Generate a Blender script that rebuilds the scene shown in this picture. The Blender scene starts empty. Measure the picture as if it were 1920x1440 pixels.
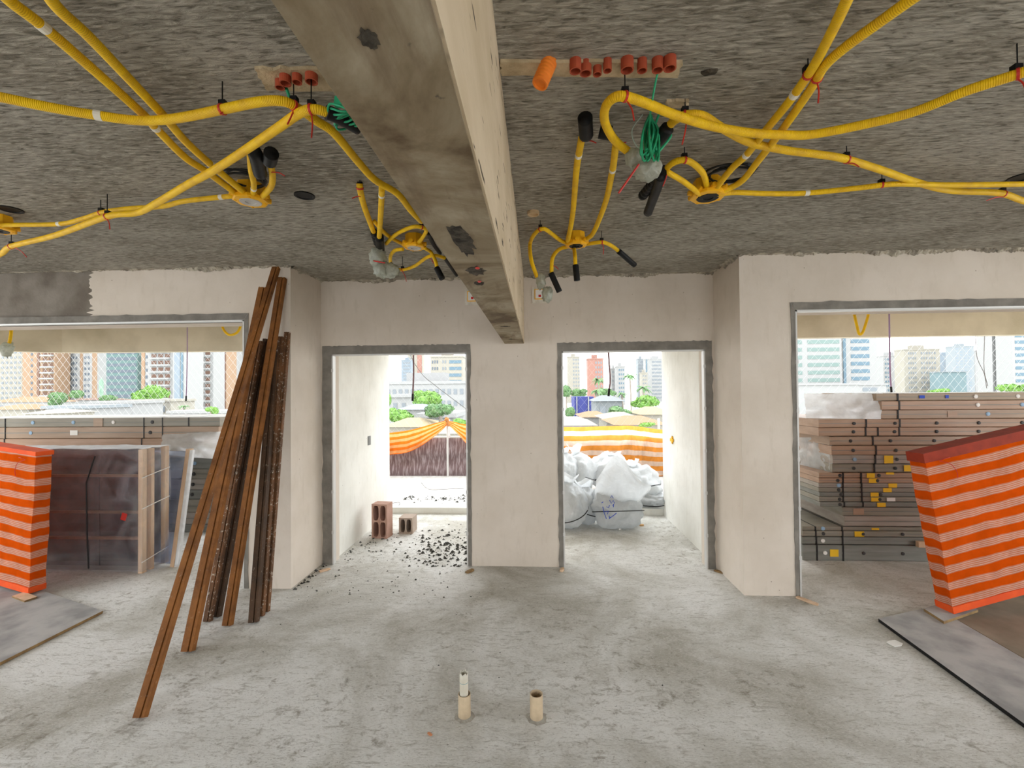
import bpy, bmesh, math, random
from mathutils import Vector, Matrix, noise

rnd = random.Random(7)
scene = bpy.context.scene
COL = scene.collection

# ------------------------------------------------------------------ camera
EYE = Vector((0, 0, 1.70))
FPX = 850.0
YAW, PITCH, ROLL = math.radians(-3.08), math.radians(0.84), math.radians(-0.51)
_F0 = Vector((math.sin(YAW), math.cos(YAW), 0)); _R0 = Vector((math.cos(YAW), -math.sin(YAW), 0)); _U0 = Vector((0, 0, 1))
CF = _F0 * math.cos(PITCH) + _U0 * math.sin(PITCH)
_U1 = _U0 * math.cos(PITCH) - _F0 * math.sin(PITCH)
CR = _R0 * math.cos(ROLL) + _U1 * math.sin(ROLL)
CU = _U1 * math.cos(ROLL) - _R0 * math.sin(ROLL)
cam_data = bpy.data.cameras.new('camera')
cam = bpy.data.objects.new('camera', cam_data); COL.objects.link(cam)
cam_data.sensor_width = 36.0
cam_data.lens = FPX / 1920.0 * 36.0
cam_data.clip_start = 0.05; cam_data.clip_end = 3000
mw = Matrix((CR, CU, -CF)).transposed().to_4x4(); mw.translation = EYE
cam.matrix_world = mw
scene.camera = cam

# ------------------------------------------------------------------ sky and exposure
world = bpy.data.worlds.new('sky'); scene.world = world; world.use_nodes = True
wn = world.node_tree.nodes; wl = world.node_tree.links
wn.clear()
w_out = wn.new('ShaderNodeOutputWorld'); w_bg = wn.new('ShaderNodeBackground')
w_tc = wn.new('ShaderNodeTexCoord'); w_no = wn.new('ShaderNodeTexNoise'); w_rp = wn.new('ShaderNodeValToRGB')
w_no.inputs['Scale'].default_value = 3.0; w_no.inputs['Detail'].default_value = 5
w_rp.color_ramp.elements[0].position = 0.35; w_rp.color_ramp.elements[0].color = (0.90, 0.96, 1.0, 1)
w_rp.color_ramp.elements[1].position = 0.68; w_rp.color_ramp.elements[1].color = (1.0, 1.0, 1.0, 1)
wl.new(w_tc.outputs['Generated'], w_no.inputs['Vector']); wl.new(w_no.outputs['Fac'], w_rp.inputs['Fac'])
wl.new(w_rp.outputs['Color'], w_bg.inputs['Color']); wl.new(w_bg.outputs['Background'], w_out.inputs['Surface'])
w_bg.inputs['Strength'].default_value = 1.0
scene.view_settings.view_transform = 'Standard'
scene.view_settings.look = 'None'
scene.view_settings.gamma = 1.0
scene.view_settings.use_curve_mapping = False
scene.view_settings.exposure = 2.4
scene.cycles.use_denoising = True
scene.cycles.adaptive_threshold = 0.03
scene.cycles.max_bounces = 9
scene.cycles.diffuse_bounces = 6
scene.cycles.transparent_max_bounces = 16

def portal(loc, rot, sx, sy):
    l = bpy.data.lights.new('opening_portal', 'AREA'); l.shape = 'RECTANGLE'; l.size = sx; l.size_y = sy
    l.cycles.is_portal = True
    o = bpy.data.objects.new('opening_portal', l); COL.objects.link(o); o.location = loc; o.rotation_euler = rot
    o['kind'] = 'helper'

# ------------------------------------------------------------------ helpers
def ray(px, py):
    return CF + CR * ((px - 960) / FPX) - CU * ((py - 720) / FPX)
def PZ(px, py, z=0.0):
    d = ray(px, py); return EYE + d * ((z - EYE.z) / d.z)
def PY(px, py, y):
    d = ray(px, py); return EYE + d * ((y - EYE.y) / d.y)

ORG = {}
class MB:
    def __init__(s):
        s.v = []; s.f = []; s.m = []; s.uv = {}
    def add(s, vs, fs, m=0, uvs=None):
        b = len(s.v); s.v += [Vector(p) for p in vs]
        for i, f in enumerate(fs):
            if uvs: s.uv[len(s.f)] = uvs[i]
            s.f.append([b + k for k in f]); s.m.append(m)
    def obox(s, o, ex, ey, ez, m=0):
        o, ex, ey, ez = Vector(o), Vector(ex), Vector(ey), Vector(ez)
        vs = [o, o + ex, o + ex + ey, o + ey, o + ez, o + ex + ez, o + ex + ey + ez, o + ey + ez]
        s.add(vs, [(3, 2, 1, 0), (4, 5, 6, 7), (0, 1, 5, 4), (1, 2, 6, 5), (2, 3, 7, 6), (3, 0, 4, 7)], m)
    def box(s, x0, x1, y0, y1, z0, z1, m=0):
        s.obox((x0, y0, z0), (x1 - x0, 0, 0), (0, y1 - y0, 0), (0, 0, z1 - z0), m)
    def prism(s, pts, t, m=0):
        pts = [Vector(p) for p in pts]; t = Vector(t); n = len(pts)
        s.add(pts + [p + t for p in pts], [list(range(n)), list(range(2 * n - 1, n - 1, -1))] +
              [[i, i + n, (i + 1) % n + n, (i + 1) % n] for i in range(n)], m)
    def strip(s, A, B, m=0, uv=None):
        """a ribbon of quads between two rows of points"""
        n = len(A); s.add(list(A) + list(B), [(i, i + 1, n + i + 1, n + i) for i in range(n - 1)], m)
    def grid(s, rows, m=0, closed=False):
        nr, nc = len(rows), len(rows[0]); vs = [p for r in rows for p in r]; fs = []
        for i in range(nr - 1):
            for j in range(nc if closed else nc - 1):
                k = (j + 1) % nc
                fs.append((i * nc + j, i * nc + k, (i + 1) * nc + k, (i + 1) * nc + j))
        s.add(vs, fs, m)
    def tube(s, pts, r, seg=10, m=0, cap=True):
        pts = [Vector(p) for p in pts]; n = len(pts)
        if not isinstance(r, (list, tuple)): r = [r] * n
        tan = [(pts[min(i + 1, n - 1)] - pts[max(i - 1, 0)]).normalized() for i in range(n)]
        a = tan[0].orthogonal().normalized(); vs = []; us = []; L = 0
        for i in range(n):
            if i: L += (pts[i] - pts[i - 1]).length
            a = (a - tan[i] * a.dot(tan[i])).normalized(); b = tan[i].cross(a)
            for k in range(seg):
                t = 2 * math.pi * k / seg
                vs.append(pts[i] + (a * math.cos(t) + b * math.sin(t)) * r[i])
            us.append(L)
        fs = []; uvs = []
        for i in range(n - 1):
            for k in range(seg):
                k2 = (k + 1) % seg
                fs.append((i * seg + k, i * seg + k2, (i + 1) * seg + k2, (i + 1) * seg + k))
                uvs.append([(us[i], k / seg), (us[i], (k + 1) / seg), (us[i + 1], (k + 1) / seg), (us[i + 1], k / seg)])
        if cap:
            fs.append(list(range(seg))[::-1]); uvs.append([(0, 0)] * seg)
            fs.append([(n - 1) * seg + k for k in range(seg)]); uvs.append([(0, 0)] * seg)
        s.add(vs, fs, m, uvs)
    def lathe(s, prof, o, axis=(0, 0, 1), seg=24, m=0, ph=0):
        o = Vector(o); ax = Vector(axis).normalized(); a = ax.orthogonal().normalized() if abs(ax.z) < .99 else Vector((1, 0, 0)); b = ax.cross(a)
        rows = []
        for r, z in prof:
            rows.append([o + ax * z + (a * math.cos(ph + 2 * math.pi * k / seg) + b * math.sin(ph + 2 * math.pi * k / seg)) * max(r, 1e-4) for k in range(seg)])
        s.grid(rows, m, True)
    def build(s, name, mats, parent=None, smooth=False, loc=None):
        if not isinstance(mats, (list, tuple)): mats = [mats]
        me = bpy.data.meshes.new(name)
        if parent is not None: L = ORG[parent.name]
        elif loc is not None: L = Vector(loc)
        else:
            n = len(s.v); L = Vector((sum(p.x for p in s.v) / n, sum(p.y for p in s.v) / n, min(p.z for p in s.v)))
        me.from_pydata([p - L for p in s.v], [], s.f)
        for m in mats: me.materials.append(m)
        if len(mats) > 1: me.polygons.foreach_set('material_index', s.m)
        if s.uv:
            ul = me.uv_layers.new(name='UVMap')
            for i, p in enumerate(me.polygons):
                u = s.uv.get(i)
                if u:
                    for j, li in enumerate(p.loop_indices): ul.data[li].uv = u[j]
        if smooth: me.polygons.foreach_set('use_smooth', [True] * len(me.polygons))
        me.validate(); me.update()
        o = bpy.data.objects.new(name, me); COL.objects.link(o)
        if parent is not None: o.parent = parent
        else: o.location = L
        ORG[o.name] = L
        return o

def tag(o, label, cat, group=None):
    o['label'] = label; o['category'] = cat
    if group: o['group'] = group
    return o
def thing(name, label, cat, loc, group=None):
    o = bpy.data.objects.new(name, None); COL.objects.link(o); o.location = loc; o.empty_display_size = .05
    ORG[o.name] = Vector(loc)
    return tag(o, label, cat, group)
def struct(o):
    o['kind'] = 'structure'; return o
def stuff(o):
    o['kind'] = 'stuff'; return o

def spline(P, n=8):
    """Catmull-Rom through 3-D points"""
    P = [Vector(p) for p in P]
    if len(P) == 2: return [P[0].lerp(P[1], i / n) for i in range(n + 1)]
    Q = [P[0] * 2 - P[1]] + P + [P[-1] * 2 - P[-2]]; out = []
    for i in range(1, len(Q) - 2):
        p0, p1, p2, p3 = Q[i - 1:i + 3]
        for k in range(n):
            t = k / n
            out.append(.5 * ((2 * p1) + (p2 - p0) * t + (2 * p0 - 5 * p1 + 4 * p2 - p3) * t * t + (3 * p1 - p0 - 3 * p2 + p3) * t ** 3))
    out.append(P[-1]); return out

def blob(mb, c, size, seed=0, amp=.15, freq=2.2, sub=3, flat=None, m=0, crease=0.0, cf=7):
    bm = bmesh.new(); bmesh.ops.create_icosphere(bm, subdivisions=sub, radius=1)
    c = Vector(c); vs = []
    for v in bm.verts:
        d = v.co.normalized(); o3 = Vector((seed * 3.1, seed * 1.7, seed * .9))
        k = 1 + amp * noise.noise(d * freq + o3) + amp * .5 * noise.noise(d * freq * 2.3 + o3)
        if crease: k -= crease * abs(noise.noise(Vector((d.x * cf, d.y * cf, d.z * cf * .6)) + o3))
        p = Vector((d.x * size[0], d.y * size[1], d.z * size[2])) * k
        if flat is not None and p.z < flat: p.z = flat + (p.z - flat) * .12
        vs.append(c + p)
    mb.add(vs, [[v.index for v in f.verts] for f in bm.faces], m); bm.free()

# ------------------------------------------------------------------ materials
def nodes(name):
    m = bpy.data.materials.new(name); m.use_nodes = True
    nt = m.node_tree; b = nt.nodes['Principled BSDF']
    return m, nt, b
def setin(b, k, v):
    if k in b.inputs: b.inputs[k].default_value = v
def rgba(c): return (c[0], c[1], c[2], 1)
def N(nt, t, **kw):
    n = nt.nodes.new(t)
    for k, v in kw.items():
        if k in n.inputs: n.inputs[k].default_value = v
        else: setattr(n, k, v)
    return n
def mapping(nt, scale=(1, 1, 1), rot=(0, 0, 0), coord='Object'):
    tc = N(nt, 'ShaderNodeTexCoord'); mp = N(nt, 'ShaderNodeMapping'); mp.inputs['Scale'].default_value = scale; mp.inputs['Rotation'].default_value = rot
    nt.links.new(tc.outputs[coord], mp.inputs['Vector']); return mp
def ntex(nt, mp, scale, detail=5, rough=.55, dist=0):
    n = N(nt, 'ShaderNodeTexNoise'); n.inputs['Scale'].default_value = scale; n.inputs['Detail'].default_value = detail
    n.inputs['Roughness'].default_value = rough; n.inputs['Distortion'].default_value = dist
    nt.links.new(mp.outputs[0], n.inputs['Vector']); return n
def ramp(nt, src, stops):
    r = N(nt, 'ShaderNodeValToRGB'); e = r.color_ramp.elements
    while len(e) < len(stops): e.new(.5)
    for i, (p, c) in enumerate(stops):
        e[i].position = p; e[i].color = rgba(c) if not isinstance(c, (int, float)) else (c, c, c, 1)
    nt.links.new(src, r.inputs['Fac']); return r
def mixc(nt, fac, a, b, mode='MIX'):
    x = N(nt, 'ShaderNodeMixRGB', blend_type=mode)
    for s, k in ((fac, 'Fac'), (a, 'Color1'), (b, 'Color2')):
        if hasattr(s, 'is_linked') or hasattr(s, 'links'): nt.links.new(s, x.inputs[k])
        elif isinstance(s, (int, float)): x.inputs[k].default_value = s if k == 'Fac' else (s, s, s, 1)
        else: x.inputs[k].default_value = rgba(s)
    return x.outputs[0]
def bump(nt, b, h, strength, dist, prev=None):
    n = N(nt, 'ShaderNodeBump'); n.inputs['Strength'].default_value = strength; n.inputs['Distance'].default_value = dist
    nt.links.new(h, n.inputs['Height'])
    if prev: nt.links.new(prev.outputs[0], n.inputs['Normal'])
    nt.links.new(n.outputs[0], b.inputs['Normal']); return n
def pmat(name, c1, c2=None, scale=6, rough=.85, lo=.35, hi=.65, bs=0, bscale=40, bd=.004, stretch=(1, 1, 1), metal=0, spec=.3, detail=5, coord='Object'):
    m, nt, b = nodes(name); setin(b, 'Roughness', rough); setin(b, 'Metallic', metal); setin(b, 'Specular IOR Level', spec)
    mp = mapping(nt, stretch, coord=coord)
    if c2:
        n = ntex(nt, mp, scale, detail); r = ramp(nt, n.outputs['Fac'], [(lo, c1), (hi, c2)]); nt.links.new(r.outputs[0], b.inputs['Base Color'])
    else: b.inputs['Base Color'].default_value = rgba(c1)
    if bs:
        n2 = ntex(nt, mp, bscale, 4); bump(nt, b, n2.outputs['Fac'], bs, bd)
    return m

def mat_plaster(name, base, dirt, dirt_amt=.5):
    m, nt, b = nodes(name); setin(b, 'Roughness', .9); setin(b, 'Specular IOR Level', .15)
    mp = mapping(nt)
    n1 = ntex(nt, mp, 1.6, 6, .6); r1 = ramp(nt, n1.outputs['Fac'], [(.38, base), (.72, dirt)])
    mp2 = mapping(nt, (3, 3, .8)); n2 = ntex(nt, mp2, 5, 6, .65); r2 = ramp(nt, n2.outputs['Fac'], [(.55, 0), (.8, dirt_amt)])
    c = mixc(nt, r2.outputs[0], r1.outputs[0], (dirt[0] * .8, dirt[1] * .78, dirt[2] * .72))
    v = N(nt, 'ShaderNodeTexVoronoi'); v.inputs['Scale'].default_value = 9; nt.links.new(mp.outputs[0], v.inputs['Vector'])
    r3 = ramp(nt, v.outputs['Distance'], [(.02, 1), (.05, 0)])
    c = mixc(nt, r3.outputs[0], c, (dirt[0] * .45, dirt[1] * .42, dirt[2] * .38))
    nt.links.new(c, b.inputs['Base Color'])
    n3 = ntex(nt, mp, 30, 6, .6); bump(nt, b, n3.outputs['Fac'], .25, .004)
    return m

def mat_ceiling():
    m, nt, b = nodes('chiselled_concrete'); setin(b, 'Roughness', .92); setin(b, 'Specular IOR Level', .2)
    mp = mapping(nt); mps = mapping(nt, (15, 80, 15), (0, 0, .05)); mpl = mapping(nt, (1.0, 2.0, 1))
    n1 = ntex(nt, mpl, 1.3, 8, .66, .5); r1 = ramp(nt, n1.outputs['Fac'], [(.34, (.235, .212, .17)), (.5, (.315, .29, .24)), (.66, (.40, .37, .315))])
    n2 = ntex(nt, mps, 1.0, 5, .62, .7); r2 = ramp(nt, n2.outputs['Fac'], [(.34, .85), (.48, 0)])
    c = mixc(nt, r2.outputs[0], r1.outputs[0], (.10, .088, .066))  # chisel pits darkened in the base colour, standing in for relief shade
    r3 = ramp(nt, n2.outputs['Fac'], [(.51, 0), (.64, .75)]); c = mixc(nt, r3.outputs[0], c, (.54, .50, .425))  # ridges lightened in the colour to carry the same painted relief
    nt.links.new(c, b.inputs['Base Color'])
    n4 = ntex(nt, mp, 90, 5, .65); p = bump(nt, b, n4.outputs['Fac'], .45, .006)
    bump(nt, b, n2.outputs['Fac'], .9, .016, p)
    return m

def mat_floor():
    m, nt, b = nodes('trowelled_concrete_floor'); setin(b, 'Roughness', .82); setin(b, 'Specular IOR Level', .3)
    mp = mapping(nt); mps = mapping(nt, (9, 34, 9), (0, 0, -.5))
    n1 = ntex(nt, mp, 1.1, 8, .64, .6); r1 = ramp(nt, n1.outputs['Fac'], [(.37, (.42, .40, .345)), (.49, (.60, .59, .55)), (.60, (.74, .735, .71))])
    n2 = ntex(nt, mps, 1, 7, .66, 1.4); r2 = ramp(nt, n2.outputs['Fac'], [(.34, .7), (.47, 0)]); c = mixc(nt, r2.outputs[0], r1.outputs[0], (.33, .31, .265))
    nf = ntex(nt, mapping(nt, (60, 150, 60), (0, 0, -.35)), 1, 5, .7, .6); rf = ramp(nt, nf.outputs['Fac'], [(.35, .6), (.45, 0)]); c = mixc(nt, rf.outputs[0], c, (.27, .25, .21))  # fine pits: relief shade put into the floor colour
    rl = ramp(nt, nf.outputs['Fac'], [(.53, 0), (.68, .6)]); c = mixc(nt, rl.outputs[0], c, (.76, .755, .73))
    n3 = ntex(nt, mp, 14, 7, .72, .3); r3 = ramp(nt, n3.outputs['Fac'], [(.54, 0), (.68, .75)])
    n5 = ntex(nt, mp, .8, 4, .55); r5 = ramp(nt, n5.outputs['Fac'], [(.46, 0), (.56, 1)])
    spots = mixc(nt, 1.0, r3.outputs[0], r5.outputs[0], 'MULTIPLY')
    c = mixc(nt, spots, c, (.20, .17, .125))
    n6 = ntex(nt, mp, 70, 3, .5); r6 = ramp(nt, n6.outputs['Fac'], [(.70, 0), (.74, .7)]); c = mixc(nt, r6.outputs[0], c, (.10, .09, .075))
    nt.links.new(c, b.inputs['Base Color'])
    n4 = ntex(nt, mp, 45, 7, .65); p = bump(nt, b, n4.outputs['Fac'], .4, .008)
    bump(nt, b, n2.outputs['Fac'], .6, .012, p)
    return m

def mat_beam():
    m, nt, b = nodes('stained_formwork_concrete'); setin(b, 'Roughness', .85); setin(b, 'Specular IOR Level', .25)
    mp = mapping(nt); n1 = ntex(nt, mp, 2.6, 8, .62, .8)
    r1 = ramp(nt, n1.outputs['Fac'], [(.36, (.115, .078, .042)), (.46, (.225, .172, .105)), (.54, (.30, .245, .165)), (.66, (.43, .37, .275))])
    mps = mapping(nt, (14, 2.2, 14), (0, 0, .12)); n2 = ntex(nt, mps, 1, 6, .6); r2 = ramp(nt, n2.outputs['Fac'], [(.52, 0), (.66, .6)])
    c = mixc(nt, r2.outputs[0], r1.outputs[0], (.15, .10, .06))
    n3 = ntex(nt, mp, 22, 5, .6); r3 = ramp(nt, n3.outputs['Fac'], [(.66, 0), (.72, .8)]); c = mixc(nt, r3.outputs[0], c, (.09, .075, .055))
    nt.links.new(c, b.inputs['Base Color']); bump(nt, b, n3.outputs['Fac'], .25, .004); return m
def mat_beam_side():
    m, nt, b = nodes('cream_beam_plaster'); setin(b, 'Roughness', .85); setin(b, 'Specular IOR Level', .2)
    mp = mapping(nt, (1, 1.2, 3)); n1 = ntex(nt, mp, 2, 5, .6); r1 = ramp(nt, n1.outputs['Fac'], [(.35, (.52, .415, .28)), (.7, (.64, .53, .385))])
    mps = mapping(nt, (1, 5, 34)); v = ntex(nt, mps, 1.0, 3, .5); r = ramp(nt, v.outputs['Fac'], [(.655, 0), (.675, 1)])
    c = mixc(nt, r.outputs[0], r1.outputs[0], (.07, .055, .04)); nt.links.new(c, b.inputs['Base Color'])
    bump(nt, b, v.outputs['Fac'], .2, .003); return m

def mat_conduit(name='yellow_conduit', c=(.92, .57, .005)):
    m, nt, b = nodes(name); setin(b, 'Roughness', .5); setin(b, 'Specular IOR Level', .25)
    b.inputs['Base Color'].default_value = rgba(c)
    tc = N(nt, 'ShaderNodeTexCoord'); w = N(nt, 'ShaderNodeTexWave'); w.inputs['Scale'].default_value = 55; w.bands_direction = 'X'
    nt.links.new(tc.outputs['UV'], w.inputs['Vector']); bump(nt, b, w.outputs['Fac'], .5, .003)
    mp = mapping(nt); n = ntex(nt, mp, 18, 4); r = ramp(nt, n.outputs['Fac'], [(.4, c), (.75, (c[0] * .8, c[1] * .72, c[2] + .01))]); nt.links.new(r.outputs[0], b.inputs['Base Color'])
    return m

def mat_tarp(name, period, orange, peach, line, transl=.35, duty=.5, lines=True):
    """woven raffia stripes across the V coordinate (metres)"""
    m = bpy.data.materials.new(name); m.use_nodes = True; nt = m.node_tree; nt.nodes.clear()
    out = N(nt, 'ShaderNodeOutputMaterial'); tc = N(nt, 'ShaderNodeTexCoord'); sx = N(nt, 'ShaderNodeSeparateXYZ')
    nt.links.new(tc.outputs['UV'], sx.inputs[0])
    def math_(op, a, bval):
        n = N(nt, 'ShaderNodeMath', operation=op)
        nt.links.new(a, n.inputs[0]); n.inputs[1].default_value = bval; return n.outputs[0]
    nz = ntex(nt, mapping(nt, (1, 1, 1), coord='UV'), 3, 2); off = math_('MULTIPLY', nz.outputs['Fac'], .03)
    vv = N(nt, 'ShaderNodeMath', operation='ADD'); nt.links.new(sx.outputs['Y'], vv.inputs[0]); nt.links.new(off, vv.inputs[1])
    ph = math_('FRACT', math_('DIVIDE', vv.outputs[0], period), 0)
    fac = math_('GREATER_THAN', ph, duty)
    c = mixc(nt, fac, orange, peach)
    if lines:
        lf = math_('FRACT', math_('MULTIPLY', ph, 9.0), 0); l1 = math_('LESS_THAN', lf, .34)
        l2 = N(nt, 'ShaderNodeMath', operation='MULTIPLY'); nt.links.new(l1, l2.inputs[0]); nt.links.new(fac, l2.inputs[1])
        c = mixc(nt, l2.outputs[0], c, line)
    n2 = ntex(nt, mapping(nt, (1, 1, 1), coord='UV'), 7, 5); r = ramp(nt, n2.outputs['Fac'], [(.3, .82), (.7, 1.06)]); c = mixc(nt, 1.0, c, r.outputs[0], 'MULTIPLY')
    d = N(nt, 'ShaderNodeBsdfDiffuse'); t = N(nt, 'ShaderNodeBsdfTranslucent'); mx = N(nt, 'ShaderNodeMixShader'); mx.inputs[0].default_value = transl
    nt.links.new(c, d.inputs['Color']); nt.links.new(c, t.inputs['Color'])
    bp = N(nt, 'ShaderNodeBump'); bp.inputs['Strength'].default_value = .35; bp.inputs['Distance'].default_value = .01
    nb = ntex(nt, mapping(nt, (1, 1, 1), coord='UV'), 10, 4); nt.links.new(nb.outputs['Fac'], bp.inputs['Height']); nt.links.new(bp.outputs[0], d.inputs['Normal'])
    nt.links.new(d.outputs[0], mx.inputs[1]); nt.links.new(t.outputs[0], mx.inputs[2]); nt.links.new(mx.outputs[0], out.inputs['Surface'])
    return m

def mat_film(name, col, transp, transl=.5, gloss=.12, wrinkle=14, var=.1):
    m = bpy.data.materials.new(name); m.use_nodes = True; nt = m.node_tree; nt.nodes.clear()
    out = N(nt, 'ShaderNodeOutputMaterial')
    d = N(nt, 'ShaderNodeBsdfDiffuse'); t = N(nt, 'ShaderNodeBsdfTranslucent'); g = N(nt, 'ShaderNodeBsdfGlossy'); tr = N(nt, 'ShaderNodeBsdfTransparent')
    d.inputs['Color'].default_value = rgba(col); t.inputs['Color'].default_value = rgba(col); g.inputs['Roughness'].default_value = .22
    bp = N(nt, 'ShaderNodeBump'); bp.inputs['Strength'].default_value = .6; bp.inputs['Distance'].default_value = .02
    nb = ntex(nt, mapping(nt, (1, 1, 1)), wrinkle, 5, .6, 1.5); nt.links.new(nb.outputs['Fac'], bp.inputs['Height'])
    for s in (d, g): nt.links.new(bp.outputs[0], s.inputs['Normal'])
    def mx(f, a, b):
        x = N(nt, 'ShaderNodeMixShader')
        if isinstance(f, (int, float)): x.inputs[0].default_value = f
        else: nt.links.new(f, x.inputs[0])
        nt.links.new(a.outputs[0], x.inputs[1]); nt.links.new(b.outputs[0], x.inputs[2]); return x
    a = mx(transl, d, t); a = mx(gloss, a, g)
    r = ramp(nt, nb.outputs['Fac'], [(.35, min(1, transp + var * .6)), (.65, max(0, transp - var))])
    a = mx(r.outputs[0], a, tr); nt.links.new(a.outputs[0], out.inputs['Surface']); return m

def mat_glass(name, tint, refl=.12):
    m = bpy.data.materials.new(name); m.use_nodes = True; nt = m.node_tree; nt.nodes.clear()
    out = N(nt, 'ShaderNodeOutputMaterial'); tr = N(nt, 'ShaderNodeBsdfTransparent'); g = N(nt, 'ShaderNodeBsdfGlossy')
    tr.inputs['Color'].default_value = rgba(tint); g.inputs['Roughness'].default_value = .12; g.inputs['Color'].default_value = (.9, .93, 1, 1)
    x = N(nt, 'ShaderNodeMixShader'); x.inputs[0].default_value = refl
    nt.links.new(tr.outputs[0], x.inputs[1]); nt.links.new(g.outputs[0], x.inputs[2]); nt.links.new(x.outputs[0], out.inputs['Surface']); return m

def mat_rust(name, a, b_, spots=.5):
    m, nt, b = nodes(name); setin(b, 'Roughness', .75); setin(b, 'Specular IOR Level', .3)
    mp = mapping(nt, (1, 1, 1)); n1 = ntex(nt, mp, 6, 7, .65); r1 = ramp(nt, n1.outputs['Fac'], [(.32, a), (.6, b_), (.8, (b_[0] * 1.2, b_[1] * 1.15, b_[2] * 1.1))])
    n2 = ntex(nt, mp, 45, 4, .6); r2 = ramp(nt, n2.outputs['Fac'], [(.66 - .12 * spots, 0), (.72 - .1 * spots, .85 * min(1, spots * 2))])
    c = mixc(nt, r2.outputs[0], r1.outputs[0], (.50, .44, .36)); nt.links.new(c, b.inputs['Base Color'])
    bump(nt, b, n2.outputs['Fac'], .3, .004); return m

PLASTER = mat_plaster('white_wall_plaster', (.68, .605, .525), (.58, .505, .42), .4)
PLASTER_OUT = mat_plaster('rough_white_render', (.80, .79, .74), (.66, .645, .59), .5)
MORTAR = pmat('grey_patch_mortar', (.17, .155, .135), (.26, .24, .21), 7, .92, bs=.5, bscale=60)
MORTAR_RAG = pmat('ragged_ceiling_mortar', (.50, .45, .36), (.20, .175, .14), 14, .95, bs=.7, bscale=50, bd=.01)
CONCRETE_WALL = pmat('bare_brown_concrete', (.15, .125, .10), (.25, .22, .185), 4, .92, bs=.5, bscale=45, bd=.006)
FASCIA = pmat('stained_fascia_concrete', (.62, .55, .42), (.46, .40, .29), 1.6, .9, lo=.45, hi=.72, bs=.25, bscale=30)
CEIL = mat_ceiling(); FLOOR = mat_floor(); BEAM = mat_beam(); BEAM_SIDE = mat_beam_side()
TERRACE = pmat('pale_gritty_terrace', (.40, .39, .36), (.56, .55, .52), 14, .9, bs=.5, bscale=30, bd=.01)
ALU = pmat('pale_aluminium_subframe', (.60, .59, .57), None, rough=.45, metal=.3)
YEL = mat_conduit(); BOXY = pmat('yellow_box_plastic', (.90, .47, .01), None, rough=.4)
BLK = pmat('black_plastic', (.006, .006, .006), (.013, .013, .013), 20, .5, spec=.18)
BLKCABLE = pmat('black_cable', (.018, .018, .018), None, rough=.5)
REDTIE = pmat('red_nylon', (.55, .035, .025), None, rough=.45)
TAPE = pmat('white_tape', (.80, .76, .66), None, rough=.7)
GREEN = pmat('green_cord', (.02, .30, .13), (.03, .40, .2), 30, .45)
CLAY = pmat('red_orange_sleeve', (.34, .055, .025), (.44, .085, .035), 10, .6)
ORANGE = pmat('orange_threaded_plastic', (.90, .27, .03), (.80, .2, .02), 8, .5)
CREAMPVC = pmat('cream_pipe_plastic', (.62, .49, .33), (.44, .34, .23), 9, .55, bs=.15)
WHITEPVC = pmat('white_pipe_plastic', (.66, .64, .56), (.50, .43, .32), 6, .5)
BAGFILM = mat_film('crumpled_plastic_film', (.60, .62, .53), .12, .5, .1, 26, .2)
WHITEBAG = mat_film('white_bag_plastic', (.66, .68, .69), .06, .45, .08, 9, .08)
WRAP = mat_film('clear_wrap_film', (.70, .72, .76), .82, .4, .2, 3, .16)
WRAP2 = mat_film('milky_wrap_film', (.86, .88, .90), .12, .6, .12, 5, .12)
GLASS = mat_glass('tinted_pane_glass', (.76, .73, .73), .05)
BLUEGLASS = mat_glass('bluish_film_glass', (.55, .60, .72), .10)
TIMBER = pmat('pale_pine', (.60, .40, .25), (.70, .50, .34), 5, .7, stretch=(3, 3, .4))
PLY = pmat('grey_weathered_plywood', (.42, .405, .39), (.26, .255, .25), 3.5, .8, lo=.42, hi=.62, bs=.3, bscale=30)
PLY_BROWN = pmat('brown_dusty_board', (.27, .22, .16), (.18, .145, .10), 3.5, .85, bs=.3, bscale=30)
PLYEDGE = pmat('brown_ply_edge', (.30, .19, .08), (.20, .12, .05), 14, .8)
TARP = mat_tarp('orange_striped_raffia', .122, (.76, .105, .006), (.70, .27, .15), (.80, .56, .46), .38)
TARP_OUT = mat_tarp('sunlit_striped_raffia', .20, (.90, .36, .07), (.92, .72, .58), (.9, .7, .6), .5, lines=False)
HEM = pmat('dark_red_hem', (.22, .022, .006), (.30, .03, .008), 10, .8)
BRICKM = pmat('pink_clay_brick', (.40, .235, .175), (.48, .30, .24), 8, .9, bs=.4, bscale=60)
BLOCKM = pmat('grey_brown_block', (.42, .34, .28), (.36, .28, .22), 8, .9, bs=.4, bscale=60)
CAVITY = pmat('dark_crumbled_cavity', (.025, .02, .014), (.09, .075, .055), 30, .95, bs=.9, bscale=70, bd=.01)
RUST1 = mat_rust('rusty_brown_steel', (.11, .038, .008), (.25, .095, .020), .14)
RUST2 = mat_rust('dark_rust_steel', (.03, .018, .010), (.075, .038, .018), .2)
RUST3 = mat_rust('mortar_spattered_steel', (.06, .032, .016), (.17, .075, .03), .6)
STONE_BLACK = pmat('black_rubble', (.03, .03, .028), (.12, .115, .10), 30, .9)
PKG = [pmat('kraft_package_%d' % i, a, b_, 4, .5, spec=.45, stretch=(.6, 2, 6), bs=.12, bscale=20) for i, (a, b_) in enumerate([
    ((.30, .225, .15), (.36, .275, .19)), ((.36, .225, .145), (.44, .29, .20)), ((.33, .225, .15), (.40, .285, .20)),
    ((.24, .215, .165), (.30, .275, .225)), ((.18, .18, .155), (.24, .24, .215)), ((.31, .265, .22), (.39, .345, .30))])]
STRAP = pmat('black_strap', (.02, .018, .017), None, rough=.5)
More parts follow.
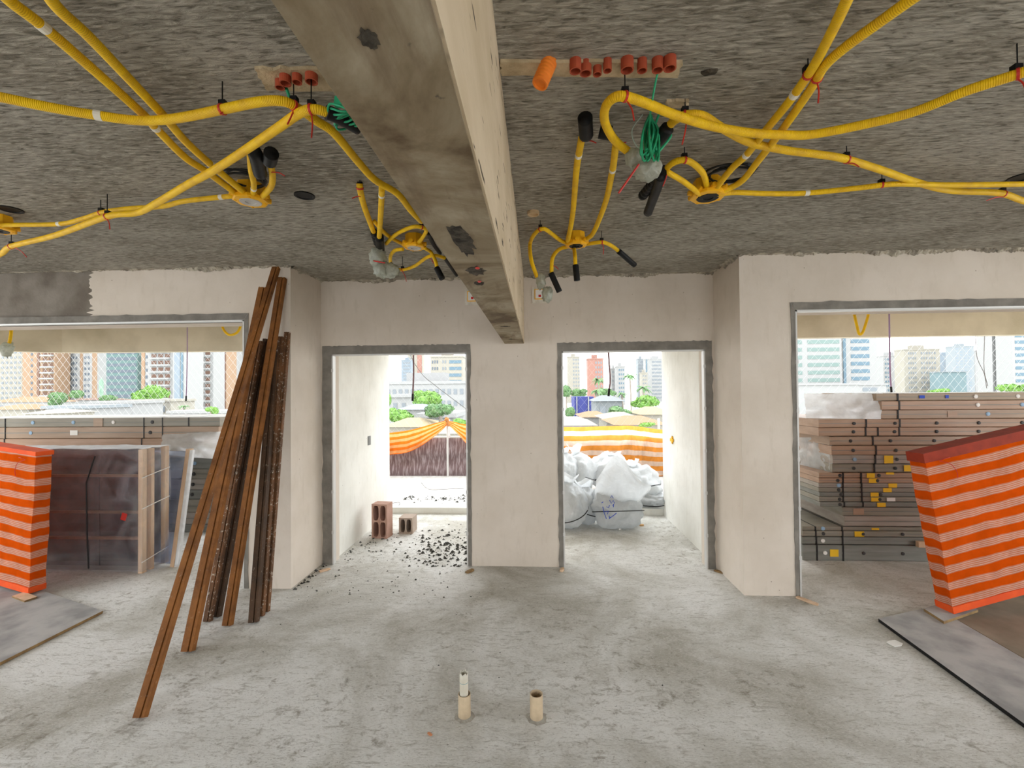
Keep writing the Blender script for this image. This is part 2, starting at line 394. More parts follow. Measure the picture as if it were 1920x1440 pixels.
STICK_Y = pmat('yellow_sticker', (.85, .52, .02), None, rough=.6)
STICK_W = pmat('white_sticker', (.80, .78, .74), None, rough=.6)
STICK_B = pmat('blue_dot_sticker', (.30, .45, .62), None, rough=.5)
DOT = pmat('dark_end_cap', (.045, .042, .04), None, rough=.5)
INK = pmat('blue_marker_ink', (.03, .08, .50), None, rough=.6)

# ------------------------------------------------------------------ room shell
Y1, Y2, ZC, HD, HO = 4.404, 3.847, 2.809, 2.074, 2.342   # door wall, bay wall, ceiling, door head, opening head
XL, XR = -2.143, 1.690
OL, OR = -2.556, 2.132
DL0, DL1, DR0, DR1 = -2.028, -.678, .247, 1.6015
TW, TB = .155, .28
def slab(name, mat, *boxes, mats=None):
    mb = MB()
    for b_ in boxes: mb.box(*b_)
    return struct(mb.build(name, mat))
slab('floor', FLOOR, (-6.6, 6.6, -3, 6.33, -.25, 0))
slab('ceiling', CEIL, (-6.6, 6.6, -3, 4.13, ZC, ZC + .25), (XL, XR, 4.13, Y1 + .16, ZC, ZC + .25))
slab('ceiling_balcony', FASCIA, (-9, XL - .001, 4.13, 6.3, 2.66, 3.0), (XR + .001, 9, 4.13, 6.3, 2.70, 3.0), (XL, XR, Y1 + .16, 6.3, 2.66, 3.0))
# door wall with two openings
mb = MB()
mb.box(XL, DL0, Y1, Y1 + TW, 0, ZC); mb.box(DL1, DR0, Y1, Y1 + TW, 0, ZC); mb.box(DR1, XR, Y1, Y1 + TW, 0, ZC)
mb.box(DL0, DL1, Y1, Y1 + TW, HD, ZC); mb.box(DR0, DR1, Y1, Y1 + TW, HD, ZC)
wall_back = struct(mb.build('wall_back', PLASTER))
# bay walls: return beside the doors and lintel over the wide openings
mb = MB(); mb.box(OL, XL, Y2, Y1, 0, ZC)
mb.box(-7.6, OL, Y2 + .02, Y2 + TB, HO, ZC); mb.box(-9, -7.6, Y2, Y2 + TB, 0, ZC)
wall_left = struct(mb.build('wall_left', [CONCRETE_WALL]))
xs = PY(170, 550, Y2).x
def ragged(n, amp, seed):
    return [amp * noise.noise(Vector((i * .9 + seed, seed * 2.3, 0))) + amp * .6 * noise.noise(Vector((i * 2.7 + seed, 5.1, seed))) for i in range(n)]
mb = MB()
rg = ragged(26, .05, 3)
edge = [(xs + rg[i], Y2, HO + (ZC - HO) * i / 25) for i in range(26)]
mb.prism(edge + [(OL, Y2, ZC), (OL, Y2, HO)], (0, .02, 0))
mb.box(OL, XL, Y2 - .004, Y2, 0, ZC); mb.box(XL, XL + .004, Y2 - .004, Y1, 0, ZC)
mb.box(-9, -7.6, Y2 - .004, Y2, 0, ZC)
mb.box(-7.6, OL, Y2 + .03, Y2 + TB, HO - .012, HO)
coat = mb.build('plaster_coat', PLASTER, wall_left)
mb = MB(); mb.box(XR, OR, Y2, Y1, 0, ZC); mb.box(OR, 7.6, Y2, Y2 + TB, HO, ZC); mb.box(7.6, 9, Y2, Y2 + TB, 0, ZC)
wall_right = struct(mb.build('wall_right', PLASTER))
# balcony party walls
slab('wall_balcony_left', PLASTER_OUT, (-2.22, -2.06, Y1 + TW, 6.25, 0, 2.66))
slab('wall_balcony_right', PLASTER_OUT, (1.70, 1.86, Y1 + TW, 6.25, 0, 2.70))
# unseen rear and sides of the room, openings shaped to bring fill light in
slab('floor_rear_bounce', TERRACE, (-14, 14, -9, -3.0, -.25, -.02))  # unseen pale slab added to bounce sky light onto the ceiling
slab('wall_rear', PLASTER, (-6.6, -4.2, -3.0, -2.75, 0, ZC), (-4.2, -.9, -3.0, -2.75, 0, .6), (-4.2, -.9, -3.0, -2.75, 2.5, ZC), (-.9, .9, -3.0, -2.75, 0, ZC), (.9, 3.6, -3.0, -2.75, 2.5, ZC), (3.6, 6.6, -3.0, -2.75, 0, ZC))
slab('wall_side_left', PLASTER, (-6.6, -6.2, -3.0, -1.0, 0, ZC), (-6.6, -6.2, 3.5, 3.86, 0, ZC), (-6.6, -6.4, -1.0, 3.5, 0, .12))
slab('wall_side_right', PLASTER, (6.2, 6.6, -3.0, -1.4, 0, ZC), (6.2, 6.6, 3.5, 3.86, 0, ZC))
slab('floor_side_terrace', TERRACE, (6.6, 14, -3.0, 6.3, -.25, -.02), (-14, -6.6, -3.0, 6.3, -.25, -.02))
# fascia beams of the balcony edge
mb = MB()
c0, c1, c2 = PZ(20, 657, 2.30), PZ(116, 661, 2.30), Vector((XL, 6.33, 2.30))
for a, b_ in ((Vector((c0.x - 3, c0.y - 2.0, 2.3)), c1), (c1, c2)):
    d = (b_ - a).normalized(); nrm = Vector((-d.y, d.x, 0)) * .15
    mb.prism([a, b_, b_ + Vector((0, 0, .6)), a + Vector((0, 0, .6))], nrm)
struct(mb.build('beam_fascia_left', FASCIA))
slab('beam_fascia_right', FASCIA, (XR, 9, 6.28, 6.43, 2.375, 2.95))
slab('beam_fascia_middle', FASCIA, (XL, XR, 6.28, 6.43, 2.40, 2.95))
# main ceiling beam
mb = MB()
B0, B1, ZB = -.304, -.1195, 2.157
mb.box(B0, B1, -3, Y1, ZB, ZC)
beam = struct(mb.build('beam_main', BEAM))
mb = MB(); mb.box(B1, B1 + .005, -2.95, Y1 - .002, ZB + .004, ZC - .001); mb.build('plaster_face', BEAM_SIDE, beam)
# crumbled cavities and pour hole in the beam soffit
for px, py, w, l, a in ((868, 452, .027, .13, .5), (893, 508, .032, .06, .2), (898, 531, .02, .03, 0), (692, 73, .012, .016, 0), (948, 612, .03, .02, 0), (868, 440, .015, .04, .3), (958, 636, .02, .02, 0)):
    c = PZ(px, py, ZB); mb = MB(); blob(mb, c, (w, l, .0025), px, .7, 3.5, 3); mb.build('cavity', CAVITY, beam)
for px, py in ((895, 503), (899, 528)):
    c = PZ(px, py, ZB - .006); mb = MB(); blob(mb, c, (.008, .014, .003), px, .4, 3, 2); mb.build('red_spacer', REDTIE, beam)

# ragged mortar where walls meet the ceiling
tn = [0]
def fringe(a, b_, n, h, t, out, seed, mat=MORTAR_RAG):
    a, b_, out = Vector(a), Vector(b_), Vector(out); mb = MB(); n = int((b_ - a).length / .012); rr = random.Random(seed)
    lo = [max(0, .35 + .9 * noise.noise(Vector((i * .035, seed * 3.7, 1)))) + .45 * noise.noise(Vector((i * .16, seed, 7))) + rr.uniform(-.15, .2) for i in range(n + 1)]
    top = [a.lerp(b_, i / n) for i in range(n + 1)]
    low = [p - Vector((0, 0, max(.002, h * lo[i]))) for i, p in enumerate(top)]
    fr = [p + out * (t * max(.15, .4 + lo[(i * 7) % n])) for i, p in enumerate(top)]
    mid = [(low[i] + fr[i]) / 2 + out * rr.uniform(0, .006) for i in range(n + 1)]
    mb.strip(fr, mid); mb.strip(mid, low); mb.strip(top, fr)
    tn[0] += 1
    return struct(mb.build('trim_%d' % tn[0], mat))
e = .003
fringe((XL, Y1 - e, ZC), (B0, Y1 - e, ZC), 70, .035, .035, (0, -1, 0), 1)
fringe((B1, Y1 - e, ZC), (XR, Y1 - e, ZC), 70, .04, .035, (0, -1, 0), 2)
fringe((XL + .006, Y1, ZC), (XL + .006, Y2, ZC), 24, .05, .05, (1, 0, 0), 3)
fringe((XR - e, Y2, ZC), (XR - e, Y1, ZC), 24, .05, .04, (-1, 0, 0), 4)
fringe((-7, Y2 - .006, ZC), (XL, Y2 - .006, ZC), 150, .03, .03, (0, -1, 0), 5)
fringe((XR, Y2 - e, ZC), (7, Y2 - e, ZC), 150, .045, .04, (0, -1, 0), 6)

# grey mortar bands around the openings, with ragged outer edges, and thin metal subframes
def band(pts_in, pts_out, y, seed, t=.006, amp=.012, nseg=30):
    """one straight band: inner edge straight, outer edge ragged (x,z pairs)"""
    (ax, az), (bx, bz) = pts_in; (cx, cz), (dx, dz) = pts_out; r = ragged(nseg + 1, 1, seed); mb = MB()
    ux, uz = cx - ax, cz - az; L = math.hypot(ux, uz); ux, uz = ux / L, uz / L
    P = [(ax + (bx - ax) * i / nseg, y - t, az + (bz - az) * i / nseg) for i in range(nseg + 1)]
    Q = [(cx + (dx - cx) * i / nseg + ux * amp * r[i], y - t, cz + (dz - cz) * i / nseg + uz * amp * r[i]) for i in range(nseg + 1)]
    Q2 = [(q[0], y + .001, q[2]) for q in Q]; P2 = [(p[0], y + .001, p[2]) for p in P]
    mb.strip(P, Q); mb.strip(Q, Q2); mb.strip(P2, P)
    return mb
def surround(x0, x1, zt, y, wl_, wt, wr, depth, seed, sides=(1, 1)):
    tn[0] += 1
    parts = []
    if sides[0]: parts.append(band([(x0, 0), (x0, zt)], [(x0 - wl_, 0), (x0 - wl_, zt + wt)], y, seed))
    if sides[1]: parts.append(band([(x1, 0), (x1, zt)], [(x1 + wr, 0), (x1 + wr, zt + wt)], y, seed + 5))
    parts.append(band([(x0, zt), (x1, zt)], [(x0 - (wl_ if sides[0] else 0), zt + wt), (x1 + (wr if sides[1] else 0), zt + wt)], y, seed + 9, nseg=60))
    mb = MB()
    for p in parts: mb.add(p.v, p.f)
    t = struct(mb.build('trim_%d' % tn[0], MORTAR))
    f = MB(); w = .012
    if sides[0]: f.box(x0 - .001, x0 + w, y - .009, y + depth, 0, zt)
    if sides[1]: f.box(x1 - w, x1 + .001, y - .009, y + depth, 0, zt)
    f.box(x0, x1, y - .009, y + depth, zt - w, zt + .001)
    f.build('subframe', ALU, t)
    k = MB()
    for q in range(5):
        z = .3 + q * .4
        if sides[0]: k.box(x0 - .004, x0 + .016, y - .012, y - .004, z, z + .03)
        if sides[1]: k.box(x1 - .016, x1 + .004, y - .012, y - .004, z, z + .03)
    k.build('anchor_tabs', ALU, t)
    return t
surround(DL0, DL1, HD, Y1, .098, .085, .035, .05, 11)
surround(DR0, DR1, HD, Y1, .045, .085, .07, .05, 21)
surround(-7.0, OL, HO, Y2 - .004, .05, .06, .035, .06, 31, (0, 1))
surround(OR, 7.0, HO, Y2, .035, .065, .05, .06, 41, (1, 0))

# terrace beyond the balcony kerb, low net-covered parapet
slab('floor_terrace', TERRACE, (-12, 12, 6.33, 9.0, -.25, .075))
slab('trim_kerb', PLASTER_OUT, (-12, 12, 6.25, 6.36, -.05, .085))


# ------------------------------------------------------------------ city ground
slab('ground', pmat('hazy_city_ground', (.55, .58, .52), (.66, .66, .62), .05, .95), (-1200, 1200, 12, 1600, -9.5, -9))

# ------------------------------------------------------------------ rusty steel sections leaning on the wall
def steel_bar(bot, top, w, d, mat, label, twist=0.0):
    o = PZ(bot[0], bot[1], .002); t = PY(top[0], top[1], top[2]); ax = (t - o).normalized()
    a = Vector((1, 0, 0)); a = (a - ax * a.dot(ax)).normalized(); b_ = ax.cross(a)      # a: across, b_: away from the camera
    if b_.y < 0: b_ = -b_
    ca, sa = math.cos(twist), math.sin(twist); a, b_ = a * ca + b_ * sa, b_ * ca - a * sa
    sec = [(-.5, 0), (.12, 0), (.12, .30), (.24, .30), (.24, .10), (.5, .10), (.5, 1), (-.5, 1)]
    mb = MB(); n = 10; rows = []
    for i in range(n + 1):
        p = o.lerp(t, i / n)
        rows.append([p + a * (u * w) + b_ * (v * d) for u, v in sec])
    # sit flat on the floor: the lowest corner touches it
    mb.grid(rows, 0, True); mb.add(rows[0], [list(range(8))]); mb.add(rows[-1], [list(range(7, -1, -1))])
    dz = min(p.z for p in mb.v); 
    for p in mb.v: p.z -= dz
    tag(mb.build('steel_section', mat), label, 'steel bar', 'rusty steel sections leaning on the wall')
steel_bar((258, 1352), (516, 503, 3.78), .058, .035, RUST1, 'longest rusty steel section, foot farthest out on the floor, top against the ceiling')
steel_bar((348, 1226), (492, 541, 3.79), .070, .045, RUST1, 'broad rusty brown steel section, second foot from the room side')
steel_bar((386, 1168), (484, 640, 3.74), .050, .04, RUST3, 'mortar-spattered pale steel section, third foot from the room side')
steel_bar((402, 1160), (498, 637, 3.79), .050, .05, RUST2, 'near-black steel section wedged between a pale and a brown one')
steel_bar((423, 1176), (527, 521, 3.80), .060, .045, RUST1, 'clean rust-brown steel section with the second highest top')
steel_bar((472, 1171), (511, 664, 3.72), .058, .05, RUST2, 'short dark steel section standing almost upright, left of the spattered pair')
steel_bar((486, 1158), (524, 632, 3.77), .045, .04, RUST3, 'short mortar-crusted steel section standing almost upright between two others')
steel_bar((497, 1149), (537, 623, 3.80), .040, .035, RUST3, 'thin mortar-crusted steel section nearest the column corner')

# ------------------------------------------------------------------ tarp-wrapped barriers
def barrier(corner, right, yaw, tilt, width, height, thick, label, seed, hem_top, hem_mat):
    """box wrapped in striped raffia; corner = lower front corner nearest the middle, right=+1: it extends to +x"""
    R_ = Matrix.Rotation(yaw, 3, 'Z') @ Matrix.Rotation(tilt, 3, 'Y')
    ex = R_ @ Vector((right, 0, 0)); ez = R_ @ Vector((0, 0, 1)); ey = R_ @ Vector((0, 1, 0))
    root = thing('tarp_barrier', label, 'barrier', corner)
    # timber frame inside
    fr = MB(); i = .012
    for (u, v, du, dv) in ((i, i, .05, height - 2 * i), (width - .05 - i, i, .05, height - 2 * i), (i, i, width - 2 * i, .05), (i, height - .05 - i, width - 2 * i, .05), (width / 2, i, .05, height - 2 * i)):
        fr.obox(corner + ex * u + ez * v + ey * i, ex * du, ey * (thick - 2 * i), ez * dv)
    fr.build('timber_frame', TIMBER, root)
    mb = MB(); nu, nv = 40, 30
    def P(u, v, w):
        x, z = u * width, v * height
        wob = .010 * noise.noise(Vector((x * 3 + seed, z * 3, w * 2))) + .004 * noise.noise(Vector((x * 11, z * 9 + seed, w)))
        return corner + ex * (x + (wob if 0 < w < 1 else 0)) + ez * (z + .5 * wob) + ey * (w * thick + (wob - .006 if w == 0 else -wob + .006 if w == 1 else 0))
    def sheet(fn, a, b_, uvf):
        vs = [fn(i / a, j / b_) for j in range(b_ + 1) for i in range(a + 1)]; fs = []; uv = []
        for j in range(b_):
            for i in range(a):
                q = [(i, j), (i + 1, j), (i + 1, j + 1), (i, j + 1)]
                fs.append([y * (a + 1) + x for x, y in q]); uv.append([uvf(x / a, y / b_) for x, y in q])
        mb.add(vs, fs, 0, uv)
    sheet(lambda s, t: P(s, t, 0), nu, nv, lambda s, t: (s * width, t * height))
    sheet(lambda s, t: P(s, t, 1), nu, nv, lambda s, t: (s * width, t * height))
    sheet(lambda s, t: P(0, t, s), 4, nv, lambda s, t: (-s * thick, t * height))
    sheet(lambda s, t: P(1, t, s), 4, nv, lambda s, t: (width + s * thick, t * height))
    sheet(lambda s, t: P(t, 0, s), 4, nu, lambda s, t: (t * width, -s * thick))
    mb.build('raffia_cover', TARP, root, smooth=True)
    hm = MB()
    hm.obox(corner + ez * (height - hem_top) - ey * .012 - ex * .01, ex * (width + .02), ey * (thick + .024), ez * (hem_top + .006))
    ho = hm.build('top_hem', hem_mat, root)
    if hem_mat is HEM: ho['label'] = 'dark red folded hem along the top edge'
    hm = MB(); hm.obox(corner - ey * .011 - ex * .006, ex * (width + .012), ey * (thick + .02), ez * .05); hm.build('bottom_hem', TARPHEM, root)
    ti = MB(); b0 = corner + ex * (.10) + ez * (height - .07) - ey * .02
    ti.tube(spline([b0, b0 + ex * .06 - ez * .03 - ey * .02, b0 + ex * .11 - ez * .10 - ey * .01, b0 + ex * .12 - ez * .15]), .0022, 6)
    ti.tube(spline([b0, b0 + ex * .03 + ez * .015 - ey * .015, b0 + ex * .09 + ez * .01]), .0022, 6)
    ti.build('cable_tie', REDTIE, root)
    return root
TARPHEM = pmat('orange_hem', (.80, .10, .012), (.66, .07, .01), 6, .8)
cR = PZ(1787, 1150, .045)
barrier(cR, 1, math.radians(9), math.radians(-10.5), 1.7, 1.185, .11, 'orange and white striped tarp barrier tilted before the stacked packages beside the paper scrap', 2, .065, HEM)
cL = PZ(55, 1113, .03)
barrier(cL, -1, math.radians(-14), math.radians(4), 1.5, 1.19, .10, 'orange striped tarp barrier standing before the wrapped glass panes', 5, .03, TARPHEM)

# boards on the floor
def board(pts, t, label, mat, z0=.002, name='plywood_sheet', edge=PLYEDGE):
    mb = MB(); P = [Vector((p.x, p.y, z0)) for p in pts]; n = len(P)
    mb.add([p + Vector((0, 0, t)) for p in P], [list(range(n))], 0)
    mb.add(P + [p + Vector((0, 0, t)) for p in P], [[i, (i + 1) % n, (i + 1) % n + n, i + n] for i in range(n)] + [list(range(n - 1, -1, -1))], 1)
    return tag(mb.build(name, [mat, edge]), label, 'board')
def quadboard(a, b_, c, t, label, mat, z0=.002, **k):
    A, B, C = PZ(*a, z0 + t), PZ(*b_, z0 + t), PZ(*c, z0 + t)
    board([A, B, B + (C - A), C], t, label, mat, z0, **k)
A = PZ(193, 1145, .024); e1 = (PZ(72, 1105, .024) - A).normalized(); e2 = (PZ(0, 1242, .024) - A).normalized()
board([A, A + e1 * 1.6, A + e1 * 1.6 + e2 * 1.5, A + e2 * 1.5], .02, 'grey weathered plywood sheet under the barrier by the wrapped glass', PLY, .004)
A = PZ(1647, 1160, .024); e1 = (PZ(1732, 1141, .024) - A).normalized(); e2 = (PZ(1920, 1357, .024) - A).normalized()
B = PZ(1804, 1157, .024); wB = (B - A).dot(e1)
board([A, A + e2 * 2.4, A + e2 * 2.4 + e1 * wB, A + e1 * wB], .022, 'blue-grey plywood strip on the floor beside the white paper scrap', PLY, .003, edge=BLK)
board([A + e1 * (wB + .012), A + e1 * (wB + .012) + e2 * 2.4, A + e1 * (wB + 1.25) + e2 * 2.4, A + e1 * (wB + 1.25)], .018, 'brown dusty board lying beyond the blue-grey plywood strip', PLY_BROWN, .003)
A, B, C = PZ(1732, 1141, .045), PZ(1770, 1165, .045), PZ(1834, 1143, .045)
board([A, B, C, A + (C - B)], .019, 'small scrap of plywood under the corner of the tilted barrier', PLY, .026, 'plywood_offcut')
A, B, C = PZ(22, 1117, .04), PZ(46, 1126, .04), PZ(70, 1118, .04)
board([A, B, C, A + (C - B)], .014, 'small wooden scrap under the barrier by the glass', TIMBER, .0245, 'wood_offcut')

# ------------------------------------------------------------------ stacked packages
def package(x0, x1, y0, depth, z0, z1, mat, label, group, straps=(), dots=(), stick=(), marks=(), flap=False):
    root = thing('wrapped_package', label, 'package', ((x0 + x1) / 2, y0 + depth / 2, z0), group)
    mb = MB(); g = .0015; b_ = .006
    # long bundle with softened edges: octagonal section
    sec = [(b_, g), (depth - b_, g), (depth, b_ + g), (depth, z1 - z0 - b_), (depth - b_, z1 - z0 - g), (b_, z1 - z0 - g), (0, z1 - z0 - b_), (0, b_ + g)]
    n = 14; rows = []
    for i in range(n + 1):
        x = x0 + (x1 - x0) * i / n; w = .004 * noise.noise(Vector((x * 2.2, z0 * 9, y0)))
        rows.append([Vector((x, y0 + a + (w if a <= b_ else 0), z0 + c)) for a, c in sec])
    mb.grid(rows, 0, True); mb.add(rows[0], [list(range(8))]); mb.add(rows[-1], [list(range(7, -1, -1))])
    body = mb.build('wrapped_body', mat, root)
    ln = MB(); h = z1 - z0
    ln.box(x0 + .004, x1 - .004, y0 - .0035, y0 + .002, z0 + h * .47, z0 + h * .53); ln.build('seam', PKG[4], body)
    for x in straps:
        s_ = MB(); s_.box(x - .007, x + .007, y0 - .005, y0 + depth + .003, z0 + .0005, z1 - .0005); s_.build('strap', STRAP, root)
    for x, dm, rr in dots:
        s_ = MB(); s_.lathe([(.0001, 0), (rr, 0), (rr, .006), (rr * .6, .009), (.0001, .009)], (x, y0 - .001, (z0 + z1) / 2), (0, -1, 0), 14); s_.build('end_cap', dm, root)
    for x, dz, w, hh, sm in stick:
        s_ = MB(); s_.box(x, x + w, y0 - .0065, y0 - .004, (z0 + z1) / 2 + dz - hh / 2, (z0 + z1) / 2 + dz + hh / 2); s_.build('sticker', sm, root)
    return root
YR = 4.65
def RX(px, py=880): return PY(px, py, YR).x
def RZ(py, px=1620): return PY(px, py, YR).z
rows_r = [  # y top, y bottom, left end px, material, straps px, dot px (colour), stickers
    (738, 752, 1646, 0, [1686], [(1832, STICK_W), (1911, STICK_W)], [(1726, 0, .05, .03, INK), (1775, 0, .03, .03, INK)]),
    (752, 769, 1654, 1, [1687], [(1834, STICK_W), (1917, STICK_B)], []),
    (769, 786, 1654, 2, [1687], [(1856, STICK_B)], [(1780, 0, .09, .055, PKG[1])]),
    (786, 801.5, 1536, 1, [1625, 1688], [(1602, DOT), (1679, DOT), (1757, DOT), (1836, DOT), (1917, DOT)], []),
    (801.5, 817.5, 1536, 1, [1624, 1647, 1687], [(1601, DOT), (1678, DOT), (1757, DOT), (1836, DOT)], []),
    (818.5, 835, 1557, 2, [1638], [(1596, DOT), (1671, DOT), (1753, DOT), (1795, DOT)], []),
    (835.5, 853, 1559, 1, [1642], [(1599, DOT), (1679, DOT)], []),
    (853, 869.5, 1561, 5, [1641], [(1602, STICK_B), (1681, DOT)], [(1657, 0, .085, .075, STICK_Y)]),
    (870, 886, 1561, 3, [1640], [(1601, DOT), (1679, DOT)], [(1695, 0, .08, .06, STICK_Y)]),
    (886.5, 896, 1535, 1, [1580, 1614], [(1574, DOT), (1647, DOT)], [(1624, 0, .075, .045, STICK_Y), (1660, .02, .075, .02, STICK_Y)]),
    (896, 906, 1535, 1, [1580, 1614], [(1570, DOT), (1644, DOT)], [(1628, 0, .075, .045, STICK_Y)]),
    (906, 914.5, 1535, 5, [1580, 1615], [(1572, STICK_B)], [(1665, 0, .08, .04, STICK_Y)]),
    (914.5, 923, 1535, 3, [1580, 1615], [(1572, DOT)], [(1655, 0, .08, .04, STICK_Y)]),
    (923, 931.5, 1536, 4, [1580, 1615], [(1576, DOT), (1650, DOT)], [(1631, 0, .075, .045, STICK_Y)]),
    (931.5, 941, 1535, 3, [1580, 1615], [(1573, DOT), (1648, DOT)], [(1632, 0, .08, .04, STICK_Y), (1661, 0, .08, .035, STICK_W)]),
    (941, 950, 1535, 4, [1580, 1615], [(1572, DOT)], [(1641, 0, .08, .04, STICK_Y)]),
    (951, 967.5, 1578, 3, [], [], [(1598, 0, .1, .06, PKG[1])]),
    (967.5, 987, 1581, 5, [], [], []),
    (988, 995.5, 1503, 3, [1527, 1577], [(1541, STICK_B)], [(1632, 0, .07, .02, STICK_Y)]),
    (995.5, 1006.5, 1503, 3, [1527, 1577], [(1541, DOT), (1615, DOT), (1689, DOT)], [(1599, 0, .09, .06, STICK_Y)]),
    (1007, 1021.5, 1502, 4, [1528, 1577], [(1540, STICK_W)], []),
    (1022, 1039, 1502, 4, [1528, 1577], [(1543, STICK_W), (1615, DOT), (1688, DOT)], [(1552, 0, .08, .07, STICK_Y)]),
]
ordn = ['topmost', 'second', 'third', 'fourth', 'fifth', 'sixth', 'seventh', 'eighth', 'ninth', 'tenth', 'eleventh', 'twelfth', 'thirteenth', 'fourteenth', 'fifteenth', 'sixteenth', 'seventeenth', 'eighteenth', 'nineteenth', 'twentieth', 'twenty-first', 'lowest']
tone = ['grey-brown', 'pinkish-brown', 'tan', 'grey', 'dark grey', 'pale grey']
for i, (yt, yb, xe, mi, st, dt, sk) in enumerate(rows_r):
    z1, z0 = RZ(yt), RZ(yb)
    if i == len(rows_r) - 1: z0 = .0
    yy = YR + .03 * noise.noise(Vector((i * 1.7, 3, 0)))
    package(RX(xe), 6.1, yy, .85 if i < 3 else 1.0, z0, z1, PKG[mi],
            '%s long wrapped package, %s of the tall stack behind the tilted tarp barrier' % (tone[mi], ordn[i]), 'packages in the tall stack',
            [RX(x) for x in st], [(RX(x), dm, .016 if dm is DOT else .019) for x, dm in dt], [(RX(x), dz, w, min(h, (z1 - z0) * .9), sm) for x, dz, w, h, sm in sk])
# milky film over the stack's end, and sheets sticking out
def film(name, rows, mat, label, cat='plastic film'):
    mb = MB(); mb.grid(rows); o = mb.build(name, mat, smooth=True); return tag(o, label, cat)
def crumple(a, b_, c, d, nu, nv, amp, seed, n_dir):
    rows = []
    for j in range(nv + 1):
        r = []
        for i in range(nu + 1):
            u, v = i / nu, j / nv; p = a.lerp(b_, u).lerp(d.lerp(c, u), v)
            k = amp * (noise.noise(Vector((u * 5 + seed, v * 4, seed))) + .6 * noise.noise(Vector((u * 14 + seed, v * 9, seed))))
            r.append(p + Vector(n_dir) * k)
        rows.append(r)
    return rows
a, b_, c, d = PY(1508, 738, YR + .35), PY(1655, 737, YR + .02), PY(1652, 786, YR - .01), PY(1512, 786, YR + .25)
film('plastic_film', crumple(a, b_, c, d, 24, 12, .025, 3, (0, -1, .3)), WRAP2, 'milky plastic film hanging over the end of the uppermost packages')
a, b_, c, d = PY(1498, 820, YR + .5), PY(1560, 820, YR + .01), PY(1562, 886, YR + .01), PY(1500, 872, YR + .5)
film('plastic_film', crumple(a, b_, c, d, 12, 12, .02, 9, (-1, -.3, 0)), WRAP2, 'milky plastic film over package ends halfway up the tall stack')
# small wooden block stuck in the stack
pb = PY(1732, 1020, YR - .02); mb = MB(); mb.box(pb.x - .07, pb.x + .10, YR - .05, YR - .012, pb.z - .025, pb.z + .03)
tag(mb.build('wood_block', TIMBER), 'small wooden block end sticking out low in the tall package stack', 'wood block')

# the second stack, behind the wrapped glass
YS = 5.35
def SX(px, py=820): return PY(px, py, YS).x
def SZ(py, px=250): return PY(px, py, YS).z
rows_l = [
    (783, 800, 412, 3, [10, 270, 305, 354], [(62, STICK_B), (138, STICK_B), (213, STICK_W), (286, DOT)], [(176, 0, .12, .1, PKG[2])]),
    (800, 822, 410, 2, [10, 270, 305], [(58, STICK_B), (282, DOT)], [(132, 0, .1, .06, STICK_W)]),
    (822, 842, 390, 1, [10, 267], [(59, STICK_B), (133, STICK_B)], []),
    (858, 879, 404, 4, [], [(366, STICK_B)], []),
    (879, 898, 404, 3, [], [(364, DOT)], []),
    (898, 918, 403, 5, [], [(362, DOT)], []),
    (918, 936, 402, 4, [], [(360, DOT)], []),
    (936, 960, 402, 3, [], [], []),
    (960, 982, 401, 5, [], [], []),
    (982, 1004, 401, 4, [], [], []),
]
hgt = ['topmost', 'second', 'third', 'fourth', 'fifth', 'sixth', 'seventh', 'eighth', 'ninth', 'lowest']
for i, (yt, yb, xe, mi, st, dt, sk) in enumerate(rows_l):
    z1, z0 = SZ(yt), SZ(yb)
    if i == 9: z0 = 0.
    if i == 2: z0 = SZ(858)
    package(-7.3, SX(xe), YS + .02 * noise.noise(Vector((i * 2.3, 7, 1))), .8, z0, z1, PKG[mi],
            '%s long wrapped package, %s of the stack behind the wrapped glass panes' % (tone[mi], hgt[i]), 'packages behind the glass',
            [SX(x) for x in st], [(SX(x), dm, .022) for x, dm in dt], [(SX(x), dz, w, min(h, (z1 - z0) * .9), sm) for x, dz, w, h, sm in sk])
a, b_, c, d = PY(305, 815, YS - .03), PY(425, 808, YS - .02), PY(418, 862, YS - .22), PY(300, 852, YS - .25)
film('plastic_film', crumple(a, b_, c, d, 20, 10, .03, 13, (0, -1, .4)), WRAP2, 'milky plastic film draped over the packages between glass panes and steel sections')
a, b_, c, d = PY(60, 842, YS - .02), PY(330, 838, YS - .02), PY(300, 852, 4.62), PY(70, 852, 4.62)
film('plastic_film', crumple(a, b_, c, d, 24, 8, .03, 17, (0, 0, 1)), WRAP2, 'loose pale plastic film lying above the wrapped glass panes')

# ------------------------------------------------------------------ wrapped glass panes
gx0, gx1, gy0, gy1, gh = -5.3, PZ(233, 1090).x, 4.12, 4.43, 1.165
root = thing('wrapped_glass_bundle', 'bundle of tinted glass panes in clear film with pine battens at its end', 'glass panes', ((gx0 + gx1) / 2, (gy0 + gy1) / 2, 0))
for y in (gy0 + .02, gy0 + .13, gy0 + .24, gy0 + .33):
    mb = MB(); mb.box(gx0, gx1 - .035, y, y + .01, .02, gh - .01); mb.build('glass_pane', GLASS, root)
for y, w in ((gy0, .05), (gy0 + .10, .035), (gy1 - .05, .05)):
    mb = MB(); mb.box(gx1 - .03, gx1 + .012, y, y + w, .0, gh + .005); mb.build('batten', TIMBER, root)
for z in (.30, .55, .90):
    mb = MB(); mb.box(gx0, gx1 - .03, gy0 + .05, gy0 + .075, z, z + .025); mb.build('crossbar', TIMBER, root)
mb = MB()
mb.grid(crumple(Vector((gx0, gy0 - .012, gh + .012)), Vector((gx1 + .02, gy0 - .012, gh + .012)), Vector((gx1 + .02, gy0 - .012, .02)), Vector((gx0, gy0 - .012, .02)), 30, 20, .008, 4, (0, -1, 0)))
mb.build('film_front', WRAP, root, smooth=True)
mb = MB()
